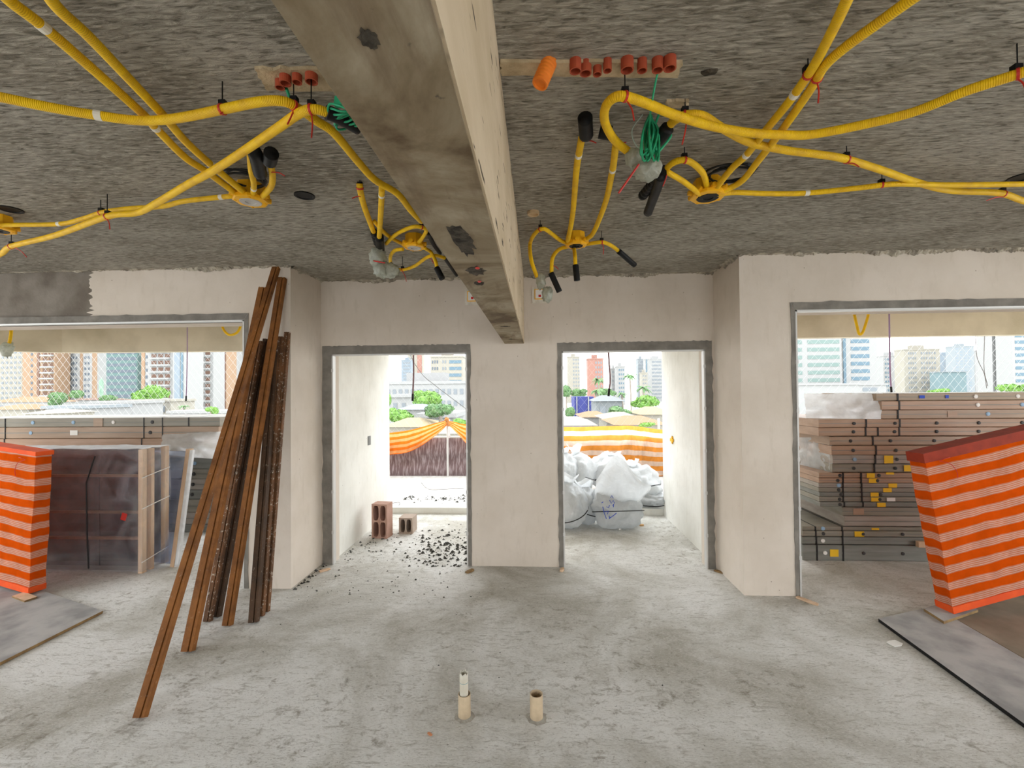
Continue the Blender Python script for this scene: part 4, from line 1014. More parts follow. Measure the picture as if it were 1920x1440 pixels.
conduit('yellow conduit arching from the black-centred junction box to a ribbed black coupling',
        [(1325, 360, .08), (1325, 348), (1318, 325), (1300, 307), (1281, 300), (1261, 306), (1244, 322)], .06, r=.0145, ties=[(1283, 300)], ends=[([(1246, 318, .07), (1225, 343, .075), (1204, 368, .08)], .026, 9)])
conduit('short straight yellow conduit between the black-centred junction box and a smooth black coupling',
        [(1312, 364, .085), (1281, 340), (1250, 322)], .08, r=.0135, ends=[([(1240, 330, .1), (1232, 352, .1), (1215, 398, .11)], .025, 0)], tails=[((1250, 324), (1243, 349))])
conduit('yellow conduit from a black cap down to the small black-centred junction box, nearer the beam', [(1091, 258), (1087, 280), (1081, 317), (1075, 390), (1070, 425), (1064, 452, .07)], .055, r=.0155, tapes=[(1084, 290)], ends=[([(1097, 221, .06), (1099, 254, .07)], .029, 0)], tails=[((1095, 258), (1118, 268))])
conduit('yellow conduit from a black cap down to the small black-centred junction box, bowed outward', [(1155, 268), (1150, 310), (1146, 331), (1138, 370), (1126, 405), (1110, 440), (1090, 453, .07)], .055, r=.0155, tapes=[(1149, 318)], ends=[([(1124, 246, .06), (1146, 250, .07)], .028, 0)], tails=[((1158, 248), (1174, 267))])
Yn = 3.12
conduit('yellow conduit looping from the small junction box to a plastic-wrapped end by the wall', [(1066, 458, .075), (1050, 450), (1034, 438), (1019, 429), (1004, 437), (994, 457), (996, 487, 0, Yn), (1007, 520, 0, Yn + .02)], .06, r=.0135, ties=[(1014, 430)])
conduit('yellow conduit drooping from the small junction box to the lowest black tip', [(1066, 462, .08), (1048, 468), (1036, 484, 0, Yn), (1034, 514, 0, Yn)], .1, r=.0135, ends=[([(1033, 512, 0, Yn), (1049, 547, 0, Yn)], .020, 0)], tails=[((1036, 495), (1047, 505))])
conduit('short yellow conduit hanging straight down from the small junction box to a black tip', [(1076, 464, .08), (1078, 480, 0, Yn), (1079, 499, 0, Yn)], .1, r=.0135, ends=[([(1079, 497, 0, Yn), (1082, 526, 0, Yn)], .021, 0)])
conduit('yellow conduit bending from the small junction box to a slanting black tip', [(1098, 458, .075), (1118, 455), (1134, 455), (1150, 463), (1162, 473, .1)], .08, r=.0135, ties=[(1128, 454)], tails=[((1130, 455), (1131, 477))], ends=[([(1160, 471, .1), (1190, 497, .17)], .020, 0)])

# -- junction boxes
def jbox(px, py, drop, R, label, lid, tilt=(0, 0)):
    c = PZ(px, py, ZC - drop); root = thing('junction_box', label, 'junction box', c, 'yellow octagonal junction boxes')
    ax = Vector((tilt[0], tilt[1], -1)).normalized()
    mb = MB(); mb.lathe([(R * .80, -drop + .001), (R * .84, -.03), (R * .88, -.012), (R * 1.0, -.010), (R * 1.0, .004), (R * .93, .008), (R * .66, .010), (R * .60, .004)], c, ax, 8, 0, math.pi / 8)
    body = mb.build('octagonal_body', BOXY, root)
    for k in range(8):
        a = k * math.pi / 4; d = Vector((math.cos(a), math.sin(a), 0)); mb = MB()
        mb.tube([c + d * R * .78 + Vector((0, 0, .018)), c + d * R * 1.12 + Vector((0, 0, .02))], .014, 8); mb.build('port', BOXY, root)
    mb = MB(); mb.lathe([(R * .62, .002), (R * .62, .009), (R * .58, .012), (R * .30, .011), (R * .28, .006), (.0001, .006)], c, ax, 24); mb.build('cover', lid, root, smooth=False)
    for a in (.4, 2.0, 3.6, 5.2):
        mb = MB(); d = Vector((math.cos(a), math.sin(a), 0)); mb.lathe([(.0001, .013), (.006, .013), (.006, .006)], c + d * R * .80, ax, 8); mb.build('screw_boss', BOXY, root)
COVERW = pmat('pale_box_cover', (.60, .57, .52), (.45, .42, .40), 14, .5)
jbox(470, 376, .085, .088, 'yellow octagonal junction box with pale white cover', COVERW)
jbox(-4, 430, .085, .085, 'yellow octagonal junction box cut off by the picture edge', BLK)
jbox(777, 463, .085, .078, 'yellow junction box with pale cover close beside the beam', COVERW)
jbox(1327, 368, .085, .092, 'large yellow octagonal junction box with black centre under coiled black cable', BLK)
jbox(1080, 459, .085, .078, 'small yellow octagonal junction box with black centre between beam and wall', BLK)

# -- plastic-wrapped ends, cords, coils
def wrapbag(name, lobes, label, ties=()):
    root = thing(name, label, 'plastic wrap', lobes[0][0]); 
    mb = MB()
    for i, (c, s_) in enumerate(lobes): blob(mb, c, s_, i + 2, .35, 2.5, 3, crease=.3, cf=4)
    mb.build('crumpled_film', BAGFILM, root, smooth=True)
    for a, b_ in ties:
        m2 = MB(); m2.tube([a, b_], .0045, 6); m2.build('cable_tie', REDTIE, root)
y_ = 3.17
wrapbag('plastic_wrapped_end', [(PY(708, 482, y_), (.06, .06, .075)), (PY(715, 505, y_), (.06, .05, .065)), (PY(732, 508, y_), (.065, .025, .06))], 'crumpled pale green plastic hanging under the black coupling beside the beam', [(PY(700, 489, y_ - .05), PY(722, 493, y_ - .05))])
y_ = 1.88
wrapbag('plastic_wrapped_end', [(PY(1190, 296, y_), (.040, .04, .04)), (PY(1213, 318, y_), (.062, .05, .045))], 'knotted off-white plastic bag under the green cord bundle', [(PY(1198, 308, y_ - .05), PY(1160, 362, y_ - .06))])
y_ = 3.15
wrapbag('plastic_wrapped_end', [(PY(1014, 527, y_), (.035, .035, .06)), (PY(1026, 552, y_), (.04, .03, .06))], 'crumpled green-grey plastic hanging before the wall box beside the beam')
root = thing('green_cord_bundle', 'bundle of green plastic cord hanging from a red sleeve in the ceiling', 'cord', PY(1219, 270, 1.85))
yg = 1.82
mb = MB(); mb.tube(spline([PZ(1233, 137, ZC - .03), PZ(1228, 160, ZC - .06), PZ(1221, 200, ZC - .10), PY(1218, 228, yg - .06), PY(1217, 250, yg)]), .0035, 6); mb.build('hanging_strand', GREEN, root, smooth=True)
for k in range(11):
    a = (k - 5) * .16; L_ = 45 + 16 * math.sin(k * 2.1); cx, cy = 1219 + 2 * math.sin(k), 258
    P_ = [PY(cx, cy - 42, yg), PY(cx - L_ * .30 + k * 2, cy - 10 + 5 * math.sin(k), yg - .03 * math.cos(k)), PY(cx + (k - 5) * 3.2, cy + L_ * .75, yg - .02), PY(cx + L_ * .28, cy - 3 * k % 17, yg + .02 * math.sin(k)), PY(cx + 1, cy - 36, yg)]
    mb = MB(); mb.tube(spline(P_, 8), .0042, 6); mb.build('cord_loop', GREEN, root, smooth=True)
for k, pts in enumerate([[(1222, 275), (1245, 252), (1258, 255), (1235, 285)], [(1215, 205), (1232, 196), (1238, 205), (1228, 235)]]):
    mb = MB(); mb.tube(spline([PY(x, y, yg) for x, y in pts], 8), .005, 6); mb.build('cord_loop', GREEN, root, smooth=True)
mb = MB(); mb.tube(spline([PY(1205, 215, yg), PY(1185, 245, yg), PY(1195, 275, yg), PY(1222, 282, yg)], 8), .0022, 6); mb.build('thin_strand', pmat('grey_strand', (.4, .5, .45), None), root)
root = thing('green_cord_bundle', 'green plastic cord coiled on the black coupling tucked against the beam', 'cord', PZ(640, 215, ZC - .1))
for k in range(6):
    c = PZ(642 + k * 2, 208 + k * 4, ZC - .13); mb = MB()
    mb.tube(spline([c + Vector((.05 * math.cos(t), .03 * math.sin(t) + k * .004, .012 * math.sin(t * 2 + k))) for t in [i * math.pi / 4 for i in range(8)]], 5), .004, 6); mb.build('cord_loop', GREEN, root, smooth=True)
mb = MB(); a_ = PZ(625, 196, ZC - .12); mb.obox(a_, (.05, .0, .0), (0, .02, 0), (.005, 0, .03)); mb.build('cord_end', GREEN, root)
root = thing('green_cord_end', 'short green cord poking from a red sleeve above the long sagging conduit', 'cord', PZ(536, 165, ZC - .02))
mb = MB(); mb.tube([PZ(535, 160, ZC - .02), PZ(546, 192, ZC - .07)], .006, 6); mb.build('strand', GREEN, root)
def coil(px, py, rx, ry, n, label, r=.0055, drop=.03):
    c = PZ(px, py, ZC - drop); mb = MB(); P_ = []
    for i in range(n * 16 + 1):
        t = i / 16 * 2 * math.pi; w = 1 - .16 * math.sin(i * .11) - .08 * (i // 16)
        P_.append(c + Vector((rx * w * math.cos(t) + .02 * math.sin(i * .07), ry * w * math.sin(t), -.012 * math.sin(i * .13) - .004 * (i // 16))))
    mb.tube(P_, r, 8); return tag(mb.build('coiled_cable', BLKCABLE, smooth=True), label, 'cable')
coil(1364, 325, .125, .10, 3, 'black cable coiled above the large black-centred junction box')
coil(455, 335, .10, .10, 3, 'black cable coiled behind the pale-covered junction box')

# -- pipe sleeves in the ceiling
def sleeve_stub(px, py, r, h, mat, label, name='pipe_sleeve', group='red pipe sleeves in the ceiling', ribs=False, lean=(0, .0)):
    b_ = PZ(px, py, ZC - h); o = Vector((b_.x, b_.y, ZC)); mb = MB(); ax = Vector((lean[0], lean[1], -1)).normalized()
    if ribs:
        prof = [(r, -.01)]; n = 7
        for i in range(n): z = h * i / n; prof += [(r, z), (r * 1.06, z + h / n * .3), (r * 1.06, z + h / n * .65), (r, z + h / n * .9)]
        prof += [(r, h), (r * .6, h + .004), (r * .2, h + .002), (.0001, h + .002)]
        mb.lathe(prof, o, ax, 24)
    else:
        mb.lathe([(r, -.01), (r, h), (r * .80, h), (r * .78, .004), (.0001, .004)], o, ax, 20)
    return tag(mb.build(name, mat, smooth=False), label, 'pipe', group)
nm = ['first', 'second', 'third', 'fourth', 'fifth', 'sixth', 'seventh', 'last']
for k, (px, py, r) in enumerate(((1079, 134, .020), (1098, 138, .020), (1120, 140, .0145), (1139, 133, .0145), (1176, 132, .0215), (1204, 133, .0165), (1233, 132, .019), (1256, 129, .021))):
    sleeve_stub(px, py, r, .038, CLAY, 'open red ceiling sleeve, %s of the long row counted from the orange plug' % nm[k])
for k, (px, py, r) in enumerate(((525, 165, .016), (535, 157, .0195), (557, 155, .0165), (584, 154, .021))):
    sleeve_stub(px, py, r, .038, CLAY, 'open red plastic sleeve in the ceiling, %s of the short row ending at the beam' % nm[k])
pa, pt = PZ(1030, 116, ZC), PZ(1012, 158, ZC - .085); h = (pt - pa).length; mb = MB(); prof = [(.0245, -.012)]
for i in range(7):
    z = h * i / 7; prof += [(.0245, z), (.0275, z + h * .04), (.0275, z + h * .09), (.0245, z + h * .125)]
prof += [(.0265, h), (.021, h + .001), (.019, h - .006), (.008, h - .008), (.0001, h - .008)]
mb.lathe(prof, pa, pt - pa, 24); tag(mb.build('threaded_plug', ORANGE), 'fat orange threaded pipe plug beside the long row of red sleeves', 'pipe')
def ragpatch(pts, mat, seed, t=.012):
    P_ = [PZ(x, y, ZC) for x, y in pts]; mb = MB(); out = []
    for i in range(len(P_)):
        a, b_ = P_[i], P_[(i + 1) % len(P_)]
        for k in range(8):
            q = a.lerp(b_, k / 8); out.append(q + Vector((.012 * noise.noise(Vector((i * 3 + k * .9, seed, 0))), .012 * noise.noise(Vector((seed, i * 2 + k * .8, 4))), 0)))
    mb.prism(out[::-1], (0, 0, -t)); tn[0] += 1; return struct(mb.build('trim_%d' % tn[0], mat))
STRIP = pmat('yellowed_mortar_strip', (.60, .48, .31), (.40, .31, .19), 9, .95, lo=.4, hi=.6, bs=.7, bscale=50, bd=.01)
ragpatch([(938, 110), (1280, 112), (1270, 140), (940, 136)], STRIP, 3)
ragpatch([(477, 124), (606, 124), (628, 166), (500, 164)], STRIP, 6)
ragpatch([(1250, 186), (1290, 184), (1288, 196), (1252, 198)], STRIP, 8)
def disc(px, py, r, mat, label, name, cat, h=.006, prof=None):
    c = PZ(px, py, ZC); mb = MB(); mb.lathe(prof or [(r, 0), (r, h), (r * .8, h), (r * .75, h * .4), (.0001, h * .4)], c, (0, 0, -1), 24); return tag(mb.build(name, mat), label, cat)
disc(571, 366, .055, BLK, 'black round inset in the ceiling between the pale-covered box and the hanging conduits', 'ceiling_inset', 'inset')
disc(19, 392, .06, BLK, 'black round inset in the ceiling near the cut-off junction box', 'ceiling_inset', 'inset')
disc(1916, 332, .06, BLK, 'black round inset in the ceiling at the picture edge by the level conduit', 'ceiling_inset', 'inset')
disc(1000, 397, .037, pmat('beige_cap', (.55, .40, .24), None, rough=.5), 'beige round cap in the ceiling close beside the beam', 'ceiling_disc', 'cover', .02)
for px, py, w in ((1330, 135, .03), (690, 72, .0)):
    if w: c = PZ(px, py, ZC); mb = MB(); blob(mb, c, (w, w * .6, .006), px, .5, 3, 2); tn[0] += 1; struct(mb.build('trim_%d' % tn[0], CAVITY))
sm = [PZ(x, y, ZC) for x, y in ((-30, 312), (30, 338), (90, 362), (150, 386), (215, 408), (262, 418))]
mb = MB(); P_ = spline(sm, 6); mb.strip([p + Vector((0, -.002, -.0012)) for p in P_], [p + Vector((0, .002 + .0015 * math.sin(i), -.0012)) for i, p in enumerate(P_)]); tn[0] += 1; struct(mb.build('trim_%d' % tn[0], CAVITY))
# -- boxes in the back wall beside the beam
def wallbox(px, py, label):
    c = PY(px, py, Y1); root = thing('wall_box', label, 'electrical box', c)
    mb = MB(); mb.box(c.x - .075, c.x + .075, Y1 - .008, Y1, c.z - .085, c.z + .07)
    mb.build('broken_plaster', pmat('pale_fill', (.74, .70, .62), (.6, .55, .46), 20, .9, bs=.6, bscale=40), root)
    mb = MB(); mb.box(c.x - .05, c.x + .05, Y1 - .014, Y1 - .006, c.z - .05, c.z + .05); mb.build('box_rim', BOXY, root)
    mb = MB(); mb.box(c.x - .042, c.x + .042, Y1 - .018, Y1 - .012, c.z - .042, c.z + .042); mb.build('cover', STICK_W, root)
    mb = MB(); mb.box(c.x - .012, c.x + .012, Y1 - .022, Y1 - .016, c.z - .03, c.z - .008); mb.build('red_mark', REDTIE, root)
wallbox(1012, 552, 'yellow-rimmed electrical box in broken plaster behind the hanging plastic')
wallbox(886, 556, 'yellow-rimmed electrical box half hidden behind the end of the beam')
# sockets in the balcony walls
c = Vector((1.70, PY(1261, 825, 5.6).y, 0)); tY = 1.70 / ray(1261, 825).x; c = EYE + ray(1261, 825) * ((1.70) / ray(1261, 825).x)
root = thing('wall_socket_tab', 'small yellow tab in a dark slot on the white balcony wall by the rubbish bags', 'socket', c)
mb = MB(); mb.box(c.x - .004, c.x + .002, c.y - .02, c.y + .02, c.z - .05, c.z + .05); mb.build('slot', BLK, root)
mb = MB(); mb.box(c.x - .02, c.x - .003, c.y - .06, c.y + .045, c.z - .018, c.z + .018); mb.box(c.x - .018, c.x - .003, c.y - .03, c.y + .0, c.z - .04, c.z + .045); mb.build('yellow_tab', BOXY, root)
c = EYE + ray(692, 826) * ((-2.06) / ray(692, 826).x)
mb = MB(); mb.box(c.x - .002, c.x + .005, c.y - .045, c.y + .045, c.z - .055, c.z + .055); mb.box(c.x + .005, c.x + .007, c.y - .03, c.y + .03, c.z - .045, c.z + .045); tag(mb.build('wall_socket', pmat('grey_socket', (.22, .22, .21), None)), 'small grey socket on the white balcony wall above the clay block', 'socket')

# ------------------------------------------------------------------ rubble and floor scraps
mb = MB(); r3 = random.Random(5)
def chip(p, s_):
    n = 6; a0 = r3.random() * 6; k = [r3.uniform(.6, 1.2) for _ in range(8)]
    vs = [p + Vector((math.cos(a0 + i * math.pi / 3) * s_ * k[i], math.sin(a0 + i * math.pi / 3) * s_ * k[i] * .8, s_ * .1 * r3.random())) for i in range(6)] + [p + Vector((s_ * .2, 0, s_ * k[6] * .8)), p + Vector((-s_ * .25, s_ * .1, s_ * k[7] * .7))]
    mb.add(vs, [(0, 1, 6), (1, 2, 7, 6), (2, 3, 7), (3, 4, 7), (4, 5, 6, 7), (5, 0, 6)])
def scatter(n, fx, fy, smin, smax, z=0.0):
    for _ in range(n):
        x, y = fx(), fy(); p = PZ(x, y, z)
        if p.y > Y2 - .02 and (p.x < XL + .02 or p.x > XR - .02): continue
        if Y1 - .02 < p.y < Y1 + TW + .02 and not (DL0 + .03 < p.x < DL1 - .03): continue
        if p.y > Y1 and p.x < -2.03: continue
        chip(p, smin + (smax - smin) * r3.random() ** 3)
scatter(380, lambda: min(874, max(640, r3.gauss(830, 32))), lambda: min(1062, r3.gauss(1030, 20)), .004, .028)
scatter(300, lambda: r3.uniform(645, 876), lambda: r3.uniform(992, 1058), .003, .02)
scatter(140, lambda: r3.uniform(560, 900), lambda: r3.uniform(1065, 1130), .003, .014)
scatter(60, lambda: r3.uniform(400, 1300), lambda: r3.uniform(1090, 1300), .002, .007)
scatter(160, lambda: r3.gauss(0, 1) * 7 + 655, lambda: r3.gauss(1015, 16), .003, .014)
for _ in range(40):
    t = r3.random(); p = PZ(545, 1107).lerp(PZ(603, 1058), t) + Vector((.02 + .05 * r3.random() ** 2, 0, 0)); chip(p, .005 + .018 * r3.random() ** 2)
scatter(130, lambda: r3.uniform(728, 876), lambda: r3.gauss(936, 2.5), .008, .03, .075)
stuff(tag(mb.build('rubble', STONE_BLACK), 'black rubble crumbs scattered over the doorway floor around the hollow blocks', 'rubble'))
def scrap(px, py, w, l, h, rot, mat, label, name='wood_scrap', cat='scrap', z=0.001):
    c = PZ(px, py, z); C_, S_ = math.cos(rot), math.sin(rot); mb = MB()
    pts = [(-l / 2, -w / 2), (l * .1, -w * .6), (l / 2, -w / 3), (l * .46, w / 2), (-l * .1, w * .55), (-l / 2, w * .4)]
    mb.prism([Vector((c.x + C_ * a - S_ * b_, c.y + S_ * a + C_ * b_, z)) for a, b_ in pts], (0, 0, h)); tag(mb.build(name, mat), label, cat)
scrap(1678, 1207, .055, .085, .006, .3, STICK_W, 'crumpled white paper scrap on the floor beside the plywood strip', 'paper_scrap', 'paper')
scrap(806, 1377, .012, .028, .004, -.7, pmat('orange_chip', (.60, .25, .12), None), 'tiny orange chip on the floor near the nested pipe', 'plastic_chip', 'chip')
scrap(881, 1072, .035, .09, .015, .9, PLYEDGE, 'curled wood scrap at the pillar foot by the rubble', )
scrap(1054, 1070, .03, .07, .02, 1.2, TIMBER, 'pale wood wedge at the pillar foot by the rubbish bag doorway')
scrap(1514, 1128, .035, .16, .012, -1.0, TIMBER, 'pale wood sliver at the jamb of the opening before the tall package stack')
scrap(609, 1070, .04, .10, .012, .8, TIMBER, 'pale wood sliver at the foot of the door jamb near the white column')
scrap(1352, 1074, .03, .12, .012, -.8, PLYEDGE, 'brown wood sliver at the door jamb below the column return')
scrap(1203, 986, .03, .05, .02, .2, pmat('tan_chip', (.55, .33, .15), None), 'tan chip on the balcony floor beside the biggest rubbish bag', 'plastic_chip', 'chip')
scrap(1162, 993, .02, .03, .015, .2, STICK_W, 'white pebble in front of the biggest rubbish bag', 'pebble', 'pebble')

# ------------------------------------------------------------------ the city
GZ = -9.0
def cmat(name, c, c2=None):
    k = .30; return pmat(name, tuple(x * k for x in c), tuple(x * k for x in c2) if c2 else None, .05, .9)
CREAM = cmat('cream_facade', (.78, .73, .62)); WHITEF = cmat('white_facade', (.80, .80, .79)); ORANGEF = cmat('peach_facade', (.78, .52, .34)); PINKF = cmat('pink_facade', (.80, .42, .34))  # pale facade tones: distance haze is put into the colours
TEALF = cmat('teal_glass', (.30, .47, .45)); BLUEF = cmat('pale_blue_facade', (.56, .66, .76)); GREYF = cmat('hazy_grey_facade', (.62, .68, .72)); WIN = cmat('window_glass', (.30, .35, .42)); WINB = cmat('blue_window_glass', (.32, .48, .60)); WING = cmat('green_window_glass', (.46, .62, .58))
WINP = cmat('pale_window_glass', (.52, .57, .62)); BROWN = cmat('brown_recess', (.45, .27, .20)); ROOFO = cmat('orange_roof_tile', (.80, .47, .26), (.72, .40, .22)); ROOFY = cmat('yellow_roof_tile', (.82, .66, .40)); ROOFC = cmat('cream_roof', (.80, .72, .60)); BLUESH = cmat('blue_sheeting', (.12, .14, .52)); GREYSH = cmat('grey_shed_cladding', (.50, .54, .56))
def building(label, x0, x1, yt, Y, body, cols, deep=None, style=(), base=None, name='tower_block', roof=True):
    """cols: list of (u0,u1,kind,mat,n) facade strips, u along the front from 0 to 1; floors every 3.1 m"""
    A_, B_ = PY(x0, yt, Y), PY(x1, yt, Y); zt = (A_.z + B_.z) / 2; W = B_.x - A_.x; dp = deep or 8; zb = GZ if base is None else base
    root = thing(name, label, 'building', ((A_.x + B_.x) / 2, Y + dp / 2, zb))
    mb = MB(); mb.box(A_.x, B_.x, Y, Y + dp, zb, zt); mb.build('walls', body, root)
    if roof: mb = MB(); mb.box(A_.x - .3, B_.x + .3, Y - .3, Y + dp + .3, zt, zt + .8); mb.box(A_.x + W * .3, B_.x - W * .35, Y + dp * .3, Y + dp * .7, zt + .8, zt + 3.2); mb.build('roof', body, root)
    H = 3.1; nf = int((zt - zb - 1) / H)
    for (u0, u1, kind, mt, n) in cols:
        xa, xb = A_.x + W * u0, A_.x + W * u1; mb = MB(); mb2 = MB()
        if kind == 'stripe':
            mb.box(xa, xb, Y - .25, Y, zb, zt); mb.build('facade_stripe', mt, root); continue
        for f in range(nf):
            z = zt - .9 - H * (f + 1) + .9
            if kind == 'band': mb.box(xa, xb, Y - .12, Y, z + .2, z + 1.7)
            elif kind == 'grid':
                for k in range(n):
                    xc = xa + (xb - xa) * (k + .5) / n; ww = (xb - xa) / n * .28; mb.box(xc - ww, xc + ww, Y - .12, Y, z + .3, z + 1.7)
            elif kind == 'balcony':
                for k in range(n):
                    xc = xa + (xb - xa) * (k + .5) / n; ww = (xb - xa) / n * .36; mb.box(xc - ww, xc + ww, Y - .1, Y, z + .2, z + 2.2)
                mb2.box(xa, xb, Y - 1.3, Y, z - .25, z + .55)
        stuff(mb.build('windows', mt, root))
        if mb2.v: stuff(mb2.build('balcony_fronts', WHITEF, root))
    return root
# seen over the glass and its stack
building('cream apartment tower at the picture edge over the tarp barrier', -30, 42, 560, 260, CREAM, [(0, 1, 'grid', WINP, 9)])
building('peach apartment tower with dark window column and stacked white balconies', 43, 104, 560, 230, ORANGEF, [(.24, .34, 'grid', WIN, 1), (.46, .54, 'stripe', BROWN, 1), (.60, .97, 'balcony', BROWN, 2)])
building('hazy blue tower in the gap between the peach and the striped tower', 104, 122, 640, 420, BLUEF, [(.1, .9, 'grid', WINP, 3)])
building('white tower with peach stripes left of the teal office block', 120, 183, 560, 240, WHITEF, [(0, .08, 'stripe', ORANGEF, 1), (.10, .42, 'grid', WIN, 4), (.50, .58, 'stripe', ORANGEF, 1), (.60, .80, 'grid', WIN, 2), (.86, 1, 'stripe', ORANGEF, 1)])
building('slim white tower squeezed beside the teal office block', 184, 200, 560, 280, WHITEF, [(0, 1, 'grid', WINP, 3)])
building('teal glass office block with dark horizontal window bands', 200, 258, 560, 215, TEALF, [(.03, .97, 'band', WIN, 1)])
building('white tower with peach edge and balconies behind the round tree', 266, 322, 560, 200, WHITEF, [(0, .12, 'stripe', ORANGEF, 1), (.12, .22, 'grid', WIN, 1), (.30, .98, 'balcony', BROWN, 3)])
building('white tower with tall blue glass strip before the purple cord', 324, 356, 560, 186, WHITEF, [(.12, .45, 'stripe', BLUEF, 1), (.5, .62, 'stripe', WINB, 1)])
building('white balconied tower next to the blue glass strip', 358, 400, 560, 210, WHITEF, [(.05, .90, 'balcony', BROWN, 3)])
building('peach tower with small windows next to the steel sections', 400, 424, 560, 221, ORANGEF, [(.1, .35, 'grid', WIN, 1), (.45, .95, 'stripe', PINKF, 1)])
building('white tower with a window column half hidden by steel sections', 424, 440, 560, 232, WHITEF, [(.3, .8, 'grid', WIN, 1)])
building('peach tower mostly hidden behind the steel sections', 440, 500, 560, 245, ORANGEF, [(.1, .5, 'grid', WIN, 2), (.6, .9, 'balcony', BROWN, 2)])
def house(label, x0, x1, ye, yr, Y, wallm, roofm, deep=None, wins=0, flat=False):
    """low house: eaves at pixel ye, ridge at pixel yr"""
    A_, B_ = PY(x0, ye, Y), PY(x1, ye, Y); ze = (A_.z + B_.z) / 2; W = B_.x - A_.x; dp = deep or 7
    root = thing('house', label, 'house', ((A_.x + B_.x) / 2, Y + dp / 2, GZ))
    mb = MB(); mb.box(A_.x, B_.x, Y, Y + dp, GZ, ze); mb.build('walls', wallm, root)
    zr = PY((x0 + x1) / 2, yr, Y + dp / 2).z; o_ = .5
    a, b_, c, d = Vector((A_.x - o_, Y - o_, ze)), Vector((B_.x + o_, Y - o_, ze)), Vector((B_.x + o_, Y + dp + o_, ze)), Vector((A_.x - o_, Y + dp + o_, ze))
    mb = MB()
    if flat: mb.box(A_.x - .4, B_.x + .4, Y - .4, Y + dp, ze, ze + .5)
    else:
        r0, r1 = Vector((A_.x + W * .3, Y + dp / 2, max(zr, ze + .6))), Vector((B_.x - W * .3, Y + dp / 2, max(zr, ze + .6)))
        mb.add([a, b_, c, d, r0, r1], [(0, 1, 5, 4), (1, 2, 5), (2, 3, 4, 5), (3, 0, 4), (3, 2, 1, 0)])
    mb.build('roof', roofm, root)
    if wins:
        mb = MB()
        for k in range(wins):
            xc = A_.x + W * (k + .5) / wins; ww = W / wins * .22; mb.box(xc - ww, xc + ww, Y - .1, Y, ze - 2.3, ze - .9)
        stuff(mb.build('windows', WINP, root))
    return root
house('low orange-roofed house below the cream tower', -20, 95, 754, 744, 120, WHITEF, ROOFO, wins=3)
house('orange-roofed house edge near the tarp barrier', -30, 50, 768, 758, 75, CREAM, ROOFO)
house('long white low building with a row of windows in front of the teal block', 85, 172, 766, 764, 70, WHITEF, GREYF, wins=7, flat=True)
house('low brown-roofed building behind the small trees', 130, 215, 750, 746, 140, WHITEF, BROWN)
house('wide white warehouse before the round tree', 170, 250, 757, 755, 84, WHITEF, WHITEF, flat=True)
house('cream flat-roofed building with red corner below the round tree', 245, 320, 753, 752, 95, CREAM, CREAM, flat=True, wins=2)
house('small white villa with gabled roof over the glass bundle', 48, 86, 776, 768, 60, CREAM, ROOFC, wins=2)
house('white low building before the balconied towers', 318, 440, 775, 772, 80, WHITEF, WHITEF, flat=True, wins=8)
# seen through the two doorways
building('slim pale blue tower left of the dangling hose', 752, 771, 676, 420, BLUEF, [(.2, .9, 'band', WINP, 1)])
building('narrow cream and pink tower behind the dangling hose', 764, 792, 640, 460, CREAM, [(.1, .3, 'grid', WINP, 1), (.65, .95, 'stripe', PINKF, 1)])
building('yellowish apartment slab behind the long low school', 807, 868, 670, 210, CREAM, [(.03, .25, 'grid', WIN, 3), (.35, .5, 'grid', WINP, 2), (.58, .95, 'band', WINB, 2)])
building('long low school building with flat roof and window rows', 690, 905, 720, 120, WHITEF, [(.1, .95, 'grid', WINP, 16)], deep=14, name='school_building')
house('small white shed with window left of the dangling hose end', 733, 765, 745, 743, 70, WHITEF, WHITEF, flat=True, wins=2)
house('pale blue-roofed house among the trees above the swag', 750, 795, 768, 762, 55, WHITEF, BLUEF)
house('yellow hip-roofed house above the orange swag', 726, 788, 800, 783, 42, CREAM, ROOFY)
house('white flat-roofed house behind the swag knot', 788, 850, 783, 783, 51.5, WHITEF, WHITEF, flat=True)
house('cream house below the knot', 810, 875, 812, 806, 34, CREAM, ROOFC)
building('beige tower with many small windows above the tree line', 1064, 1087, 670, 380, CREAM, [(.4, 1, 'grid', WINP, 3)])
building('pink stepped tower behind the palms', 1102, 1131, 674, 300, PINKF, [(.45, .95, 'grid', WINP, 3)])
mb = None
building('white tower with dark blue crown right of the dangling hose', 1146, 1156, 692, 330, WHITEF, [(.1, .9, 'grid', WINP, 2)])
building('blue-windowed tower beside the tall palm', 1156, 1172, 688, 320, WHITEF, [(.2, .9, 'grid', WINB, 3)])
building('grey-blue tower far behind the palms', 1196, 1208, 674, 420, GREYF, [(.1, .9, 'band', WINP, 1)])
building('white tower with blue edges near the balcony wall', 1210, 1250, 674, 400, WHITEF, [(.02, .08, 'stripe', WINB, 1), (.3, .9, 'band', WINP, 1)])
building('low cream tower between the grey ones', 1203, 1214, 700, 380, CREAM, [(.1, .9, 'grid', WINP, 2)])
building('building wrapped in blue sheeting behind the safety net', 1077, 1113, 744, 90, BLUESH, [(.10, .14, 'stripe', WHITEF, 1), (.70, .75, 'stripe', WHITEF, 1)], name='sheeted_building', roof=False)
house('grey shed beside the blue-sheeted building', 1118, 1166, 752, 741, 76, GREYSH, GREYSH, wins=2)
house('orange-roofed house before the blue-sheeted building', 1095, 1140, 782, 775, 57, WHITEF, ROOFO, wins=2)
house('yellow-walled house with tiled roof by the balcony wall', 1205, 1260, 777, 762, 60, CREAM, ROOFY, wins=2)
house('cream-roofed house amid the orange roofs', 1140, 1200, 786, 776, 48, CREAM, ROOFC)
house('orange-roofed house just above the striped tarp', 1160, 1245, 796, 786, 40, CREAM, ROOFO)
